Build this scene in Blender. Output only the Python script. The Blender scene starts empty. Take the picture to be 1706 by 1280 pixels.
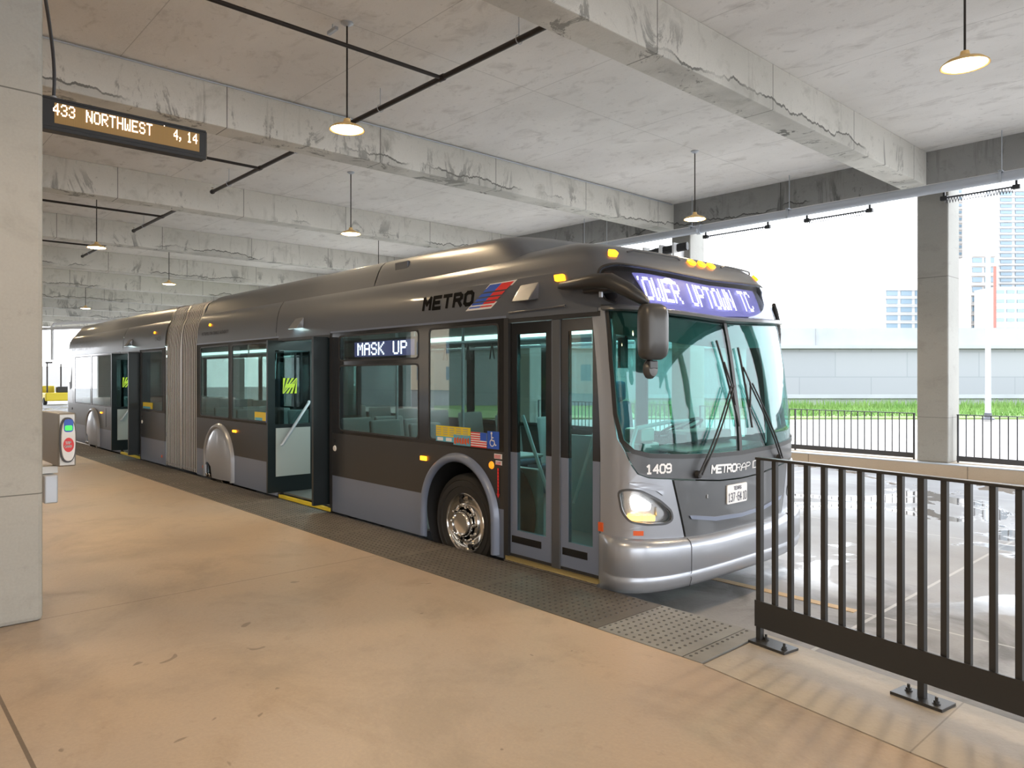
import bpy, bmesh, math, random
from mathutils import Vector, Matrix
from mathutils.geometry import tessellate_polygon
random.seed(7)
PI = math.pi
sc = bpy.context.scene
C = sc.collection

# ------------------------------------------------------------------ camera
FPX, CXP, CYP, EYE = 1223.0, 853.0, 627.0, 1.65
cd = bpy.data.cameras.new('camera'); cam = bpy.data.objects.new('camera', cd); C.objects.link(cam)
cd.sensor_fit = 'HORIZONTAL'; cd.sensor_width = 36; cd.lens = 36 * FPX / 1706
cd.shift_y = -(640 - CYP) / 1706; cd.clip_end = 2000; cd.clip_start = .05
FW = Vector((-.738, .6747, 0)).normalized()
RT = Vector((FW.y, -FW.x, 0))
cam.location = (0, 0, EYE)
cam.rotation_euler = FW.to_track_quat('-Z', 'Y').to_euler()
sc.camera = cam
def onZ(px, py, Z=0):
    s = (Z - EYE) * FPX / (CYP - py); p = FW * s + RT * (s * (px - CXP) / FPX); return Vector((p.x, p.y, Z))

# ------------------------------------------------------------------ world, sun, exposure
w = bpy.data.worlds.new('overcast_sky'); sc.world = w; w.use_nodes = True
nt = w.node_tree; bg = nt.nodes['Background']
tc = nt.nodes.new('ShaderNodeTexCoord'); sx = nt.nodes.new('ShaderNodeSeparateXYZ'); rp = nt.nodes.new('ShaderNodeValToRGB')
nt.links.new(tc.outputs['Generated'], sx.inputs[0]); nt.links.new(sx.outputs['Z'], rp.inputs[0])
rp.color_ramp.elements[0].position = .0; rp.color_ramp.elements[0].color = (.95, .97, 1, 1)
rp.color_ramp.elements[1].position = .6; rp.color_ramp.elements[1].color = (.80, .89, 1, 1)
nt.links.new(rp.outputs[0], bg.inputs['Color'])
bg.inputs['Strength'].default_value = 3.2
sd = bpy.data.lights.new('sun', 'SUN'); sun = bpy.data.objects.new('sun', sd); C.objects.link(sun)
sd.energy = 1.6; sd.angle = R_SUN = math.radians(12); sd.color = (1, .97, .92)
sun.rotation_euler = Vector((.35, .45, -1)).to_track_quat('-Z', 'Y').to_euler()
sc.view_settings.view_transform = 'Standard'; sc.view_settings.look = 'None'
sc.view_settings.gamma = 1; sc.view_settings.use_curve_mapping = False
sc.view_settings.exposure = 1.0
sc.cycles.diffuse_bounces = 8

# ------------------------------------------------------------------ helpers
WL = {}
def tag(o, label=None, cat=None, group=None, kind=None):
    if label: o['label'] = label
    if cat: o['category'] = cat
    if group: o['group'] = group
    if kind: o['kind'] = kind
    return o
def thing(name, label, cat, loc=(0, 0, 0), group=None):
    o = bpy.data.objects.new(name, None); C.objects.link(o); o.location = loc; o.empty_display_size = .1
    WL[o.name] = Vector(loc)
    return tag(o, label, cat, group)
def copy_tree(o, parent=None):
    c = o.copy(); C.objects.link(c); c.parent = parent
    for ch in list(o.children): copy_tree(ch, c)
    return c
class MB:
    def __init__(s): s.v = []; s.f = []; s.sm = []
    def add(s, vs, fs, smooth=False):
        n = len(s.v); s.v += [tuple(v) for v in vs]; s.f += [tuple(i + n for i in f) for f in fs]; s.sm += [smooth] * len(fs); return s
    def box(s, a, b):
        x0, y0, z0 = [min(p, q) for p, q in zip(a, b)]; x1, y1, z1 = [max(p, q) for p, q in zip(a, b)]
        return s.add([(x0,y0,z0),(x1,y0,z0),(x1,y1,z0),(x0,y1,z0),(x0,y0,z1),(x1,y0,z1),(x1,y1,z1),(x0,y1,z1)],
              [(3,2,1,0),(4,5,6,7),(0,1,5,4),(1,2,6,5),(2,3,7,6),(3,0,4,7)])
    def obox(s, c, ax, h):   # centre, three unit axes, half sizes
        c = Vector(c); A = [Vector(a).normalized() for a in ax]; vs = []
        for k in ((-1,-1,-1),(1,-1,-1),(1,1,-1),(-1,1,-1),(-1,-1,1),(1,-1,1),(1,1,1),(-1,1,1)):
            vs.append(c + A[0]*h[0]*k[0] + A[1]*h[1]*k[1] + A[2]*h[2]*k[2])
        return s.add(vs, [(3,2,1,0),(4,5,6,7),(0,1,5,4),(1,2,6,5),(2,3,7,6),(3,0,4,7)])
    def tube(s, pts, r, n=10, cap=True):
        pts = [Vector(p) for p in pts]; R = r if isinstance(r, (list, tuple)) else [r] * len(pts)
        vs = []; up = None
        for i, p in enumerate(pts):
            t = (pts[min(i+1, len(pts)-1)] - pts[max(i-1, 0)]).normalized()
            if up is None: up = Vector((0,0,1)) if abs(t.z) < .9 else Vector((1,0,0))
            a = t.cross(up).normalized(); b = a.cross(t).normalized(); up = b
            for k in range(n):
                q = 2*PI*k/n; vs.append(p + a*math.cos(q)*R[i] + b*math.sin(q)*R[i])
        fs = []
        for i in range(len(pts)-1):
            for k in range(n):
                fs.append((i*n+k, i*n+(k+1)%n, (i+1)*n+(k+1)%n, (i+1)*n+k))
        s.add(vs, fs, True)
        if cap:
            m = len(s.v) - len(vs)
            s.f += [tuple(m+k for k in range(n))[::-1], tuple(m+(len(pts)-1)*n+k for k in range(n))]; s.sm += [False, False]
        return s
    def cyl(s, a, b, r, n=16): return s.tube([a, b], r, n)
    def lathe(s, prof, c, ax=(0,0,1), n=32, smooth=True):  # profile of (radius, along)
        ax = Vector(ax).normalized(); c = Vector(c)
        u = ax.cross(Vector((0,0,1)) if abs(ax.z) < .9 else Vector((1,0,0))).normalized(); v = ax.cross(u)
        vs = []; m = len(prof)
        for k in range(n):
            q = 2*PI*k/n
            for r, h in prof: vs.append(c + ax*h + (u*math.cos(q) + v*math.sin(q))*r)
        fs = [(k*m+i, k*m+i+1, ((k+1)%n)*m+i+1, ((k+1)%n)*m+i) for k in range(n) for i in range(m-1)]
        return s.add(vs, fs, smooth)
    def prism(s, poly, z0, z1, fn=None):  # polygon (a,b) extruded from z0 to z1; fn maps (a,b,c) to world
        fn = fn or (lambda a, b, c: (a, b, c)); n = len(poly)
        vs = [fn(a, b, z0) for a, b in poly] + [fn(a, b, z1) for a, b in poly]
        return s.add(vs, [tuple(range(n))[::-1], tuple(range(n, 2*n))] + [(i, (i+1)%n, n+(i+1)%n, n+i) for i in range(n)])
    def build(s, name, mat, parent=None, bevel=0, sharp=40, kind=None, label=None):
        me = bpy.data.meshes.new(name)
        off = WL.get(parent.name, Vector((0,0,0))) if parent else Vector((0,0,0))
        me.from_pydata([Vector(v) - off for v in s.v], [], s.f)
        me.validate()
        if len(me.polygons) == len(s.sm): me.polygons.foreach_set('use_smooth', s.sm)
        bm = bmesh.new(); bm.from_mesh(me); bmesh.ops.remove_doubles(bm, verts=bm.verts, dist=1e-5)
        bmesh.ops.recalc_face_normals(bm, faces=bm.faces); bm.to_mesh(me); bm.free()
        me.materials.append(mat)
        if any(s.sm): me.set_sharp_from_angle(angle=math.radians(sharp))
        o = bpy.data.objects.new(name, me); C.objects.link(o)
        if parent: o.parent = parent
        WL[o.name] = off
        if bevel:
            m = o.modifiers.new('edge_bevel', 'BEVEL'); m.width = bevel; m.segments = 2; m.limit_method = 'ANGLE'
        if kind: o['kind'] = kind
        if label: o['label'] = label
        return o

# ------------------------------------------------------------------ materials
def mat(name, col, rough=.5, metal=0, emit=None, es=0, coat=0, spec=None):
    m = bpy.data.materials.new(name); m.use_nodes = True; b = m.node_tree.nodes['Principled BSDF']
    b.inputs['Base Color'].default_value = (*col, 1); b.inputs['Roughness'].default_value = rough; b.inputs['Metallic'].default_value = metal
    if emit: b.inputs['Emission Color'].default_value = (*emit, 1); b.inputs['Emission Strength'].default_value = es
    if coat: b.inputs['Coat Weight'].default_value = coat; b.inputs['Coat Roughness'].default_value = .06
    if spec is not None: b.inputs['Specular IOR Level'].default_value = spec
    return m
class NG:
    def __init__(s, m): s.t = m.node_tree; s.b = s.t.nodes['Principled BSDF']; s.pos = s.t.nodes.new('ShaderNodeNewGeometry').outputs['Position']
    def n(s, ty, **k):
        x = s.t.nodes.new(ty)
        for a, b in k.items(): setattr(x, a, b)
        return x
    def l(s, a, b): s.t.links.new(a, b)
    def sock(s, inp, v):
        if hasattr(v, 'is_output'): s.l(v, inp)
        else: inp.default_value = v
    def mathn(s, op, a, b=0.0, c=0.0, clamp=False):
        x = s.n('ShaderNodeMath', operation=op, use_clamp=clamp); s.sock(x.inputs[0], a); s.sock(x.inputs[1], b)
        s.sock(x.inputs[2], c); return x.outputs[0]
    def noise(s, scale, detail=4, vec=None, stretch=None, rough=.55, dist=0):
        v = vec or s.pos
        if stretch:
            mp = s.n('ShaderNodeMapping'); mp.inputs['Scale'].default_value = stretch; s.l(v, mp.inputs['Vector']); v = mp.outputs[0]
        x = s.n('ShaderNodeTexNoise'); s.l(v, x.inputs['Vector']); x.inputs['Scale'].default_value = scale
        x.inputs['Detail'].default_value = detail; x.inputs['Roughness'].default_value = rough; x.inputs['Distortion'].default_value = dist
        return x.outputs['Fac']
    def ramp(s, f, stops):
        x = s.n('ShaderNodeValToRGB'); s.l(f, x.inputs[0]); e = x.color_ramp.elements
        while len(e) < len(stops): e.new(.5)
        for q, (p, c) in zip(e, stops): q.position = p; q.color = (*c, 1) if len(c) == 3 else c
        return x.outputs[0]
    def mr(s, f, a, b, c=0., d=1.):
        x = s.n('ShaderNodeMapRange'); s.l(f, x.inputs[0]); x.inputs[1].default_value = a; x.inputs[2].default_value = b
        x.inputs[3].default_value = c; x.inputs[4].default_value = d; return x.outputs[0]
    def mix(s, f, a, b, mode='MIX'):
        x = s.n('ShaderNodeMix', data_type='RGBA', blend_type=mode); s.sock(x.inputs[0], f)
        for i, v in ((6, a), (7, b)):
            if isinstance(v, tuple): x.inputs[i].default_value = (*v, 1)
            else: s.l(v, x.inputs[i])
        return x.outputs[2]
    def xyz(s):
        x = s.n('ShaderNodeSeparateXYZ'); s.l(s.pos, x.inputs[0]); return x.outputs
    def bump(s, h, st, d=.02):
        x = s.n('ShaderNodeBump'); x.inputs['Strength'].default_value = st; x.inputs['Distance'].default_value = d
        s.l(h, x.inputs['Height']); s.l(x.outputs[0], s.b.inputs['Normal'])
    def line(s, coord, at, half):   # 1 on the line coord = at
        return s.mathn('LESS_THAN', s.mathn('ABSOLUTE', s.mathn('SUBTRACT', coord, at)), half)
    def rep(s, coord, step, off, half):
        return s.mathn('LESS_THAN', s.mathn('ABSOLUTE', s.mathn('WRAP', s.mathn('SUBTRACT', coord, off), step/2, -step/2)), half)
def concrete(name, base, dark, lines=(), stains=None, streak=(1,1,1), rough=.8, warm=None, blotch=1.0):
    m = mat(name, base, rough); g = NG(m); X = g.xyz()
    c = g.mix(g.mr(g.noise(.45, 5, stretch=streak), .36, .66), base, tuple((a*.6+b*.4) for a, b in zip(base, dark)))
    if warm: c = g.mix(g.mr(g.noise(.33, 3), .38, .62), c, warm)
    c = g.mix(g.mathn('MULTIPLY', g.mr(g.noise(2.2, 6, stretch=streak, rough=.65, dist=.6), .54, .70), .5*blotch), c, dark)
    c = g.mix(g.mathn('MULTIPLY', g.mr(g.noise(9, 5, rough=.7), .60, .72), .35*blotch), c, tuple(a*.75 for a in dark))
    c = g.mix(g.mathn('MULTIPLY', g.mr(g.noise(60, 2), .35, .7), .12), c, tuple(min(1, a*1.35) for a in base))
    if name.startswith('platform'):   # scuffs and small specks
        c = g.mix(g.mathn('MULTIPLY', g.mr(g.noise(3.5, 2, dist=1.5), .735, .75), .6), c, (.10,.08,.06))
        c = g.mix(g.mathn('MULTIPLY', g.mr(g.noise(.8, 7, rough=.7, dist=.4), .5, .62), .35), c, (.22,.18,.145))
    if stains:   # ragged stain lines along the lower part of beams (z range)
        z0, z1 = stains
        h = g.mr(X['Z'], z0, z1, 1, 0)
        n1 = g.noise(1.3, 7, stretch=(1.0, 1.0, .35), rough=.75, dist=1.2)
        k = g.mathn('MULTIPLY', g.mr(n1, .56, .60), g.mathn('POWER', h, .6))
        hh = g.mathn('MULTIPLY_ADD', g.noise(1.1, 9, stretch=(1,1,.02), rough=.62), .62, z0-.17)      # ragged tide line along the beam
        far_ = g.mathn('ABSOLUTE', g.mathn('SUBTRACT', X['Z'], hh))
        on = g.mr(g.noise(.35, 3, stretch=(1,1,.1)), .47, .53)
        k2 = g.mathn('MULTIPLY', g.mathn('LESS_THAN', far_, g.mathn('MULTIPLY', g.noise(6, 4), .03)), on)
        lowd = g.mathn('MULTIPLY', g.mathn('LESS_THAN', X['Z'], hh), .28)
        k2 = g.mathn('MAXIMUM', k2, g.mathn('MULTIPLY', lowd, on))
        c = g.mix(g.mathn('MULTIPLY', g.mathn('MAXIMUM', g.mathn('MULTIPLY', k, .85), k2), .85), c, tuple(a*.25 for a in dark))
        dn = g.noise(3.0, 5, stretch=(1, 1, .12), rough=.7)
        c = g.mix(g.mathn('MULTIPLY', g.mr(dn, .58, .70), .45), c, tuple(a*.6 for a in dark))
    tot = None
    for ln in lines:
        if ln[0] == 'at': q = g.line(X[ln[1]], ln[2], ln[3])
        else: q = g.rep(X[ln[1]], ln[2], ln[3], ln[4])
        st = ln[-1] if ln[0] == 'rep' and len(ln) > 5 else (.75 if ln[0] == 'at' else .6)
        q = g.mathn('MULTIPLY', q, st)
        tot = q if tot is None else g.mathn('MAXIMUM', tot, q)
    if tot is not None: c = g.mix(tot, c, tuple(a*.28 for a in dark))
    g.l(c, g.b.inputs['Base Color'])
    g.bump(g.noise(18, 6), .25, .01)
    return m
M = {}
M['ceil'] = concrete('ceiling_concrete', (.86,.84,.81), (.56,.535,.50), [('rep','Y',2.44,.3,.006,.35),('rep','X',2.86,-7.85,.006,.35)], streak=(.8,1.4,1), blotch=1.5)
M['beam'] = concrete('beam_concrete', (.72,.705,.655), (.46,.45,.40), [('rep','Y',2.6,1.55,.008,.8)], stains=(5.22,5.75), blotch=1.3)
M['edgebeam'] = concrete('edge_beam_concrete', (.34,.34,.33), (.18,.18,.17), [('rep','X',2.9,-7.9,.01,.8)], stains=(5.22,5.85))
M['column'] = concrete('column_concrete', (.34,.33,.30), (.22,.21,.185), [('at','Z',3.55,.005),('at','Z',.86,.004)], streak=(1,1,1.6), blotch=.8)
M['floor'] = concrete('platform_concrete', (.46,.35,.25), (.24,.175,.12), [('at','Y',.60,.009),('at','X',-5.83,.004)], rough=.45, warm=(.36,.30,.25), streak=(.6,.9,1), blotch=.8)
M['strip'] = concrete('curb_concrete', (.42,.38,.33), (.28,.25,.21), [('rep','X',3.1,-1.2,.004,.4)], rough=.6)
M['curb'] = concrete('far_curb_concrete', (.52,.43,.33), (.38,.30,.22), [('rep','X',3.0,-4.3,.01)])
M['wallp'] = mat('retaining_wall_panels', (.26,.28,.29), .8)
def wallp():
    g = NG(M['wallp']); mp = g.n('ShaderNodeMapping'); tcn = g.n('ShaderNodeTexCoord'); g.l(tcn.outputs['Object'], mp.inputs[0])
    mp.inputs['Rotation'].default_value = (PI/2, 0, 0)
    br = g.n('ShaderNodeTexBrick'); g.l(mp.outputs[0], br.inputs[0]); br.inputs['Scale'].default_value = 1
    br.inputs['Brick Width'].default_value = 4.6; br.inputs['Row Height'].default_value = 1.6; br.inputs['Mortar Size'].default_value = .028
    br.offset = .5
    br.inputs['Color1'].default_value = (.235,.24,.245,1); br.inputs['Color2'].default_value = (.215,.222,.23,1); br.inputs['Mortar'].default_value = (.17,.18,.19,1)
    g.l(g.mix(g.mathn('MULTIPLY', g.noise(.8, 6, stretch=(1,1,.3)), .35), br.outputs[0], (.21,.22,.23)), g.b.inputs['Base Color'])
wallp()
def road():
    m = mat('wet_road', (.22,.225,.23), .5); g = NG(m); X = g.xyz()
    c = g.mix(g.mr(g.noise(.5, 6), .35, .65), (.31,.315,.325), (.22,.22,.23))
    c = g.mix(g.mathn('MULTIPLY', g.noise(30, 3), .3), c, (.36,.36,.36))
    # dark oily patches where the buses stand
    oil = g.mathn('MULTIPLY', g.mr(g.noise(1.1, 6, dist=.8), .46, .62), g.mathn('MULTIPLY', g.mathn('LESS_THAN', X['Y'], 7.2), .75))
    c = g.mix(oil, c, (.06,.055,.05))
    j = g.mathn('MAXIMUM', g.rep(X['X'], 4.6, -2.35, .015), g.rep(X['Y'], 3.6, 9.66, .012))
    c = g.mix(g.mathn('MULTIPLY', j, .7), c, (.5,.5,.5))
    wet = g.mathn('MULTIPLY', g.mr(g.noise(.55, 6, rough=.6, dist=.7), .535, .56), g.mr(X['Y'], 6.3, 7.6, 0, 1))
    damp = g.mr(g.noise(.35, 4), .42, .60)
    c = g.mix(g.mathn('MULTIPLY', wet, .5), c, (.10,.10,.10))
    g.l(c, g.b.inputs['Base Color'])
    r = g.mathn('SUBTRACT', .78, g.mathn('MULTIPLY', damp, .28)); r = g.mathn('MULTIPLY', r, g.mathn('SUBTRACT', 1, g.mathn('MULTIPLY', wet, .93)))
    g.l(r, g.b.inputs['Roughness'])
    hh = g.mathn('MULTIPLY', g.noise(40, 4), g.mathn('SUBTRACT', 1, wet)); g.bump(hh, .3, .01)
    return m
M['road'] = road()
M['tan_line'] = mat('worn_tan_line', (.50,.36,.20), .7)
def studded(name, a, b, top):
    m = mat(name, a, .55); g = NG(m); X = g.xyz()
    c = g.mix(g.mr(g.noise(5, 5), .3, .7), a, b); g.l(g.mix(g.mathn('GREATER_THAN', X['Z'], .0062), c, top), g.b.inputs['Base Color']); return m
def noisy(name, a, b, sc_=3, rough=.8, metal=0):
    m = mat(name, a, rough, metal); g = NG(m); g.l(g.mix(g.mr(g.noise(sc_, 5), .3, .7), a, b), g.b.inputs['Base Color']); return m
M['pave'] = noisy('pale_outdoor_paving', (.30,.275,.25), (.24,.225,.21), .6)
M['pavedim'] = noisy('darkened_yard_paving', (.12,.115,.11), (.09,.088,.085), .6)  # unseen ground, darkened so the bus windows mirror less brightness
M['lawn'] = noisy('lawn_soil', (.10,.16,.04), (.15,.19,.06), .7)
M['grass'] = noisy('grass_blades', (.07,.17,.025), (.14,.22,.05), .8)
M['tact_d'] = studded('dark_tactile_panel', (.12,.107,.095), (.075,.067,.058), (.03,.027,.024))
M['tact_l'] = studded('painted_daylight_panel', (.25,.255,.25), (.19,.19,.185), (.045,.045,.043))  # paler copy of the dark panel, daylight patch put into the colour
M['silver'] = mat('silver_paint', (.34,.36,.40), .33, .55, coat=.5)
M['roofp'] = mat('grey_roof_paint', (.098,.110,.132), .36, .2, coat=.3)
M['skirt'] = mat('blue_grey_skirt_paint', (.172,.205,.285), .38, .15, coat=.25)
M['char'] = mat('charcoal_paint', (.024,.023,.022), .32, .0, coat=.15)
M['charg'] = mat('slate_front_paint', (.075,.08,.088), .35, .2, coat=.4)
M['black'] = mat('black_gloss', (.012,.012,.013), .12)
M['matblack'] = mat('black_plastic', (.02,.02,.021), .45)
M['rubber'] = mat('tyre_rubber', (.022,.021,.020), .75)
M['ink'] = mat('black_lettering', (.008,.008,.008), .9, spec=.1)
M['chrome'] = mat('polished_metal', (.78,.77,.75), .12, 1)
M['alu'] = mat('brushed_aluminium', (.36,.34,.31), .38, .8)
M['galv'] = mat('galvanised_pipe', (.50,.54,.60), .4, .3)
M['iron'] = mat('dark_sprinkler_pipe', (.035,.028,.025), .45, .3)
M['rail'] = mat('dark_bronze_rail_paint', (.030,.030,.030), .38, .2)
M['railfar'] = mat('dark_fence_paint', (.06,.062,.07), .5)
M['white'] = mat('white_paint', (.8,.8,.8), .5)
M['bellow'] = mat('bellows_fabric', (.018,.017,.016), .8)
M['brib'] = mat('bellows_rib', (.62,.60,.58), .4, .3)
M['bring'] = mat('bellows_ring', (.50,.48,.45), .35, .6)
M['yellow'] = mat('safety_yellow', (.75,.58,.03), .5)
M['lime'] = mat('fluorescent_yellow', (.62,.85,.05), .5)
M['blue'] = mat('sign_blue', (.02,.10,.55), .4)
M['red'] = mat('sign_red', (.70,.02,.02), .4)
M['redor'] = mat('orange_reflector', (.65,.10,.02), .3)
M['cyan'] = mat('notice_cyan', (.10,.42,.62), .5)
M['amber'] = mat('amber_lens', (1,.35,.02), .25, emit=(1,.30,.01), es=2.2)
M['ambdim'] = mat('amber_lens_unlit', (.85,.28,.02), .25, emit=(1,.3,.01), es=.5)
M['headl'] = mat('headlamp_lit', (1,1,1), .2, emit=(1,.97,.92), es=4.5)
M['turn'] = mat('turn_signal_lit', (1,.6,.1), .2, emit=(1,.50,.05), es=3.5)
M['ledw'] = mat('white_led', (1,1,1), .4, emit=(.92,.90,1), es=2.3)
M['ledbg'] = mat('led_board_glow', (.10,.10,.25), .35, emit=(.20,.19,.50), es=.62)
M['ledam'] = mat('amber_led', (1,.8,.6), .4, emit=(1,.66,.46), es=2.2)
M['inlight'] = mat('cabin_light', (1,1,1), .4, emit=(.75,1,.95), es=3.0)
M['lamp'] = mat('lamp_diffuser', (1,.95,.85), .4, emit=(1,.74,.38), es=22)
M['shade'] = mat('lamp_shade', (.85,.58,.25), .5, 0)  # the lamp's yellow glow is put into this base colour
M['seatb'] = mat('seat_fabric', (.04,.10,.16), .7)
M['cabgrey'] = mat('cabin_panel', (.30,.34,.35), .5)
M['cabfloor'] = mat('cabin_floor', (.10,.11,.11), .6)
M['cabwhite'] = mat('cabin_ceiling', (.55,.60,.60), .5)
M['doorgrey'] = mat('door_inner_panel', (.34,.37,.36), .45)
M['sill'] = mat('gold_threshold', (.42,.33,.14), .35, .6)
def ledgrid():
    m = mat('led_matrix_panel', (.16,.10,.035), .5, emit=(.50,.28,.07), es=.18); g = NG(m); X = g.xyz()
    q = g.mathn('MAXIMUM', g.rep(X['Y'], .0125, 0, .0022), g.rep(X['Z'], .0125, 0, .0014))
    g.l(g.mix(q, (.62,.34,.09), (.22,.11,.03)), g.b.inputs['Emission Color']); return m
M['ledgrid'] = ledgrid()
def glass(name, tint, refl=1.0, rough=.0, f0=.04):
    """thin clear pane: tinted transmission plus mirror reflection that grows towards grazing angles"""
    m = bpy.data.materials.new(name); m.use_nodes = True; t = m.node_tree; t.nodes.clear()
    N = t.nodes.new; o = N('ShaderNodeOutputMaterial'); mx = N('ShaderNodeMixShader'); tr = N('ShaderNodeBsdfTransparent'); gl = N('ShaderNodeBsdfGlossy')
    gl.inputs['Roughness'].default_value = rough; gl.inputs['Color'].default_value = (.95,.97,1,1); tr.inputs[0].default_value = (*[math.sqrt(c) for c in tint], 1)
    ge = N('ShaderNodeNewGeometry'); d = N('ShaderNodeVectorMath'); d.operation = 'DOT_PRODUCT'
    t.links.new(ge.outputs['Incoming'], d.inputs[0]); t.links.new(ge.outputs['Normal'], d.inputs[1])
    def mth(op, a, b):
        x = N('ShaderNodeMath'); x.operation = op; x.use_clamp = True
        for k, v in ((0, a), (1, b)):
            if hasattr(v, 'is_output'): t.links.new(v, x.inputs[k])
            else: x.inputs[k].default_value = v
        return x.outputs[0]
    ab = N('ShaderNodeMath'); ab.operation = 'ABSOLUTE'; t.links.new(d.outputs['Value'], ab.inputs[0])
    p5 = mth('POWER', mth('SUBTRACT', 1.0, ab.outputs[0]), 5.0)
    f = mth('MULTIPLY', mth('ADD', mth('MULTIPLY', p5, 1-f0), f0), refl)
    t.links.new(f, mx.inputs[0]); t.links.new(tr.outputs[0], mx.inputs[1]); t.links.new(gl.outputs[0], mx.inputs[2]); t.links.new(mx.outputs[0], o.inputs[0]); return m
M['gside'] = glass('tinted_side_glass', (.20,.26,.24), 1.0, 0, .10)
M['gfar'] = glass('far_side_glass', (.55,.68,.66))
M['gws'] = glass('windscreen_glass', (.30,.68,.63), .85)
M['gdoor'] = glass('door_glass', (.32,.54,.52), 1.0)
M['glens'] = glass('clear_lens', (.95,.96,.97), 1.0)

# ------------------------------------------------------------------ lettering
ST = {'A':'0,0 0,4 1,6 3,6 4,4 4,0;0,2.6 4,2.6','B':'0,0 0,6 3,6 4,5 4,4 3,3.2 0,3.2;3,3.2 4,2.4 4,1 3,0 0,0','C':'4,1 3,0 1,0 0,1 0,5 1,6 3,6 4,5','D':'0,0 0,6 3,6 4,5 4,1 3,0 0,0',
'E':'4,0 0,0 0,6 4,6;0,3.1 3.3,3.1','F':'0,0 0,6 4,6;0,3.1 3.3,3.1','G':'4,5 3,6 1,6 0,5 0,1 1,0 3,0 4,1 4,3 2.4,3','H':'0,0 0,6;4,0 4,6;0,3.1 4,3.1','I':'2,0 2,6','K':'0,0 0,6;4,6 0,2.8;1.3,3.6 4,0','L':'0,6 0,0 4,0',
'M':'0,0 0,6 2,2.6 4,6 4,0','N':'0,0 0,6 4,0 4,6','O':'1,0 0,1 0,5 1,6 3,6 4,5 4,1 3,0 1,0','P':'0,0 0,6 3,6 4,5 4,3.8 3,2.8 0,2.8','R':'0,0 0,6 3,6 4,5 4,3.9 3,3 0,3;2.2,3 4,0','S':'0,.8 1,0 3,0 4,1 4,2.3 3,3.1 1,3.1 0,3.9 0,5 1,6 3,6 4,5.2',
'T':'2,0 2,6;0,6 4,6','U':'0,6 0,1 1,0 3,0 4,1 4,6','V':'0,6 2,0 4,6','W':'0,6 .6,0 2,3.5 3.4,0 4,6','X':'0,0 4,6;0,6 4,0','Y':'0,6 2,3 4,6;2,3 2,0','Z':'0,6 4,6 0,0 4,0',
'0':'1,0 0,1 0,5 1,6 3,6 4,5 4,1 3,0 1,0','1':'1,0 3.2,0;2,0 2,6 .8,5','2':'0,5 1,6 3,6 4,5 4,3.8 0,0 4,0','3':'0,5.2 1,6 3,6 4,5 4,4 3,3.1 1.6,3.1;3,3.1 4,2.2 4,1 3,0 1,0 0,.8','4':'3,0 3,6 0,2 4,2','5':'4,6 0,6 0,3.5 3,3.5 4,2.6 4,1 3,0 0,0',
'6':'3.6,5.6 3,6 1,6 0,5 0,1 1,0 3,0 4,1 4,2.4 3,3.4 0,3.2','7':'0,6 4,6 1.4,0','8':'1,3.1 0,4 0,5 1,6 3,6 4,5 4,4 3,3.1 1,3.1 0,2.2 0,1 1,0 3,0 4,1 4,2.2 3,3.1','9':'.4,.4 1,0 3,0 4,1 4,5 3,6 1,6 0,5 0,3.8 1,2.8 4,3','*':'1.4,3 2.6,3'}
def text(mb, txt, fn, u0, v0, h, w, sw, gap=.35, shear=0, swv=None):
    """stroke lettering; fn maps (u,v) to a point; h,w cap height and width, sw half stroke width"""
    u = u0
    for ch in txt:
        if ch == ' ': u += w*.75; continue
        for st in ST[ch].split(';'):
            P_ = [tuple(float(q) for q in p.split(',')) for p in st.split()]
            P_ = [(u + x/4*w + shear*y/6*h, v0 + y/6*h) for x, y in P_]
            for a, b in zip(P_, P_[1:]):
                dx, dy = b[0]-a[0], b[1]-a[1]; L = math.hypot(dx, dy) or 1; ex, ey = dx/L*sw*.75, dy/L*sw*.75; nx, ny = -dy/L*sw, dx/L*sw
                mb.add([fn(a[0]-ex+nx, a[1]-ey+ny), fn(a[0]-ex-nx, a[1]-ey-ny), fn(b[0]+ex-nx, b[1]+ey-ny), fn(b[0]+ex+nx, b[1]+ey+ny)], [(0,1,2,3)])
        u += (w*.5 if ch in 'I' else w) + gap*w
    return u
DM = {'A':'0E11111F111111','C':'0E11101010110E','E':'1F10101E10101F','H':'1111111F111111','K':'11121418141211','L':'1010101010101F','M':'111B1515111111','N':'11191915131311','O':'0E11111111110E','P':'1E11111E101010','R':'1E11111E141211',
'S':'0E11100E01110E','T':'1F040404040404','U':'1111111111110E','W':'1111111515151B','1':'040C040404040E','3':'0E11010601110E','4':'02060A121F0202',',':'00000000060204'}
def dots(mb, txt, fn, u0, v0, du, dv, fill=.46, sp=1):
    """5x7 dot matrix; v0 is the bottom, one small square per lit dot"""
    u = u0
    for ch in txt:
        if ch != ' ':
            for r in range(7):
                bits = int(DM[ch][2*r:2*r+2], 16)
                for c in range(5):
                    if bits >> (4-c) & 1:
                        x = u + (c+.5)*du; y = v0 + (6-r+.5)*dv; a, b = du*fill, dv*fill
                        mb.add([fn(x-a, y-b), fn(x+a, y-b), fn(x+a, y+b), fn(x-a, y+b)], [(0,1,2,3)])
        u += (5+sp)*du
    return u

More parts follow.
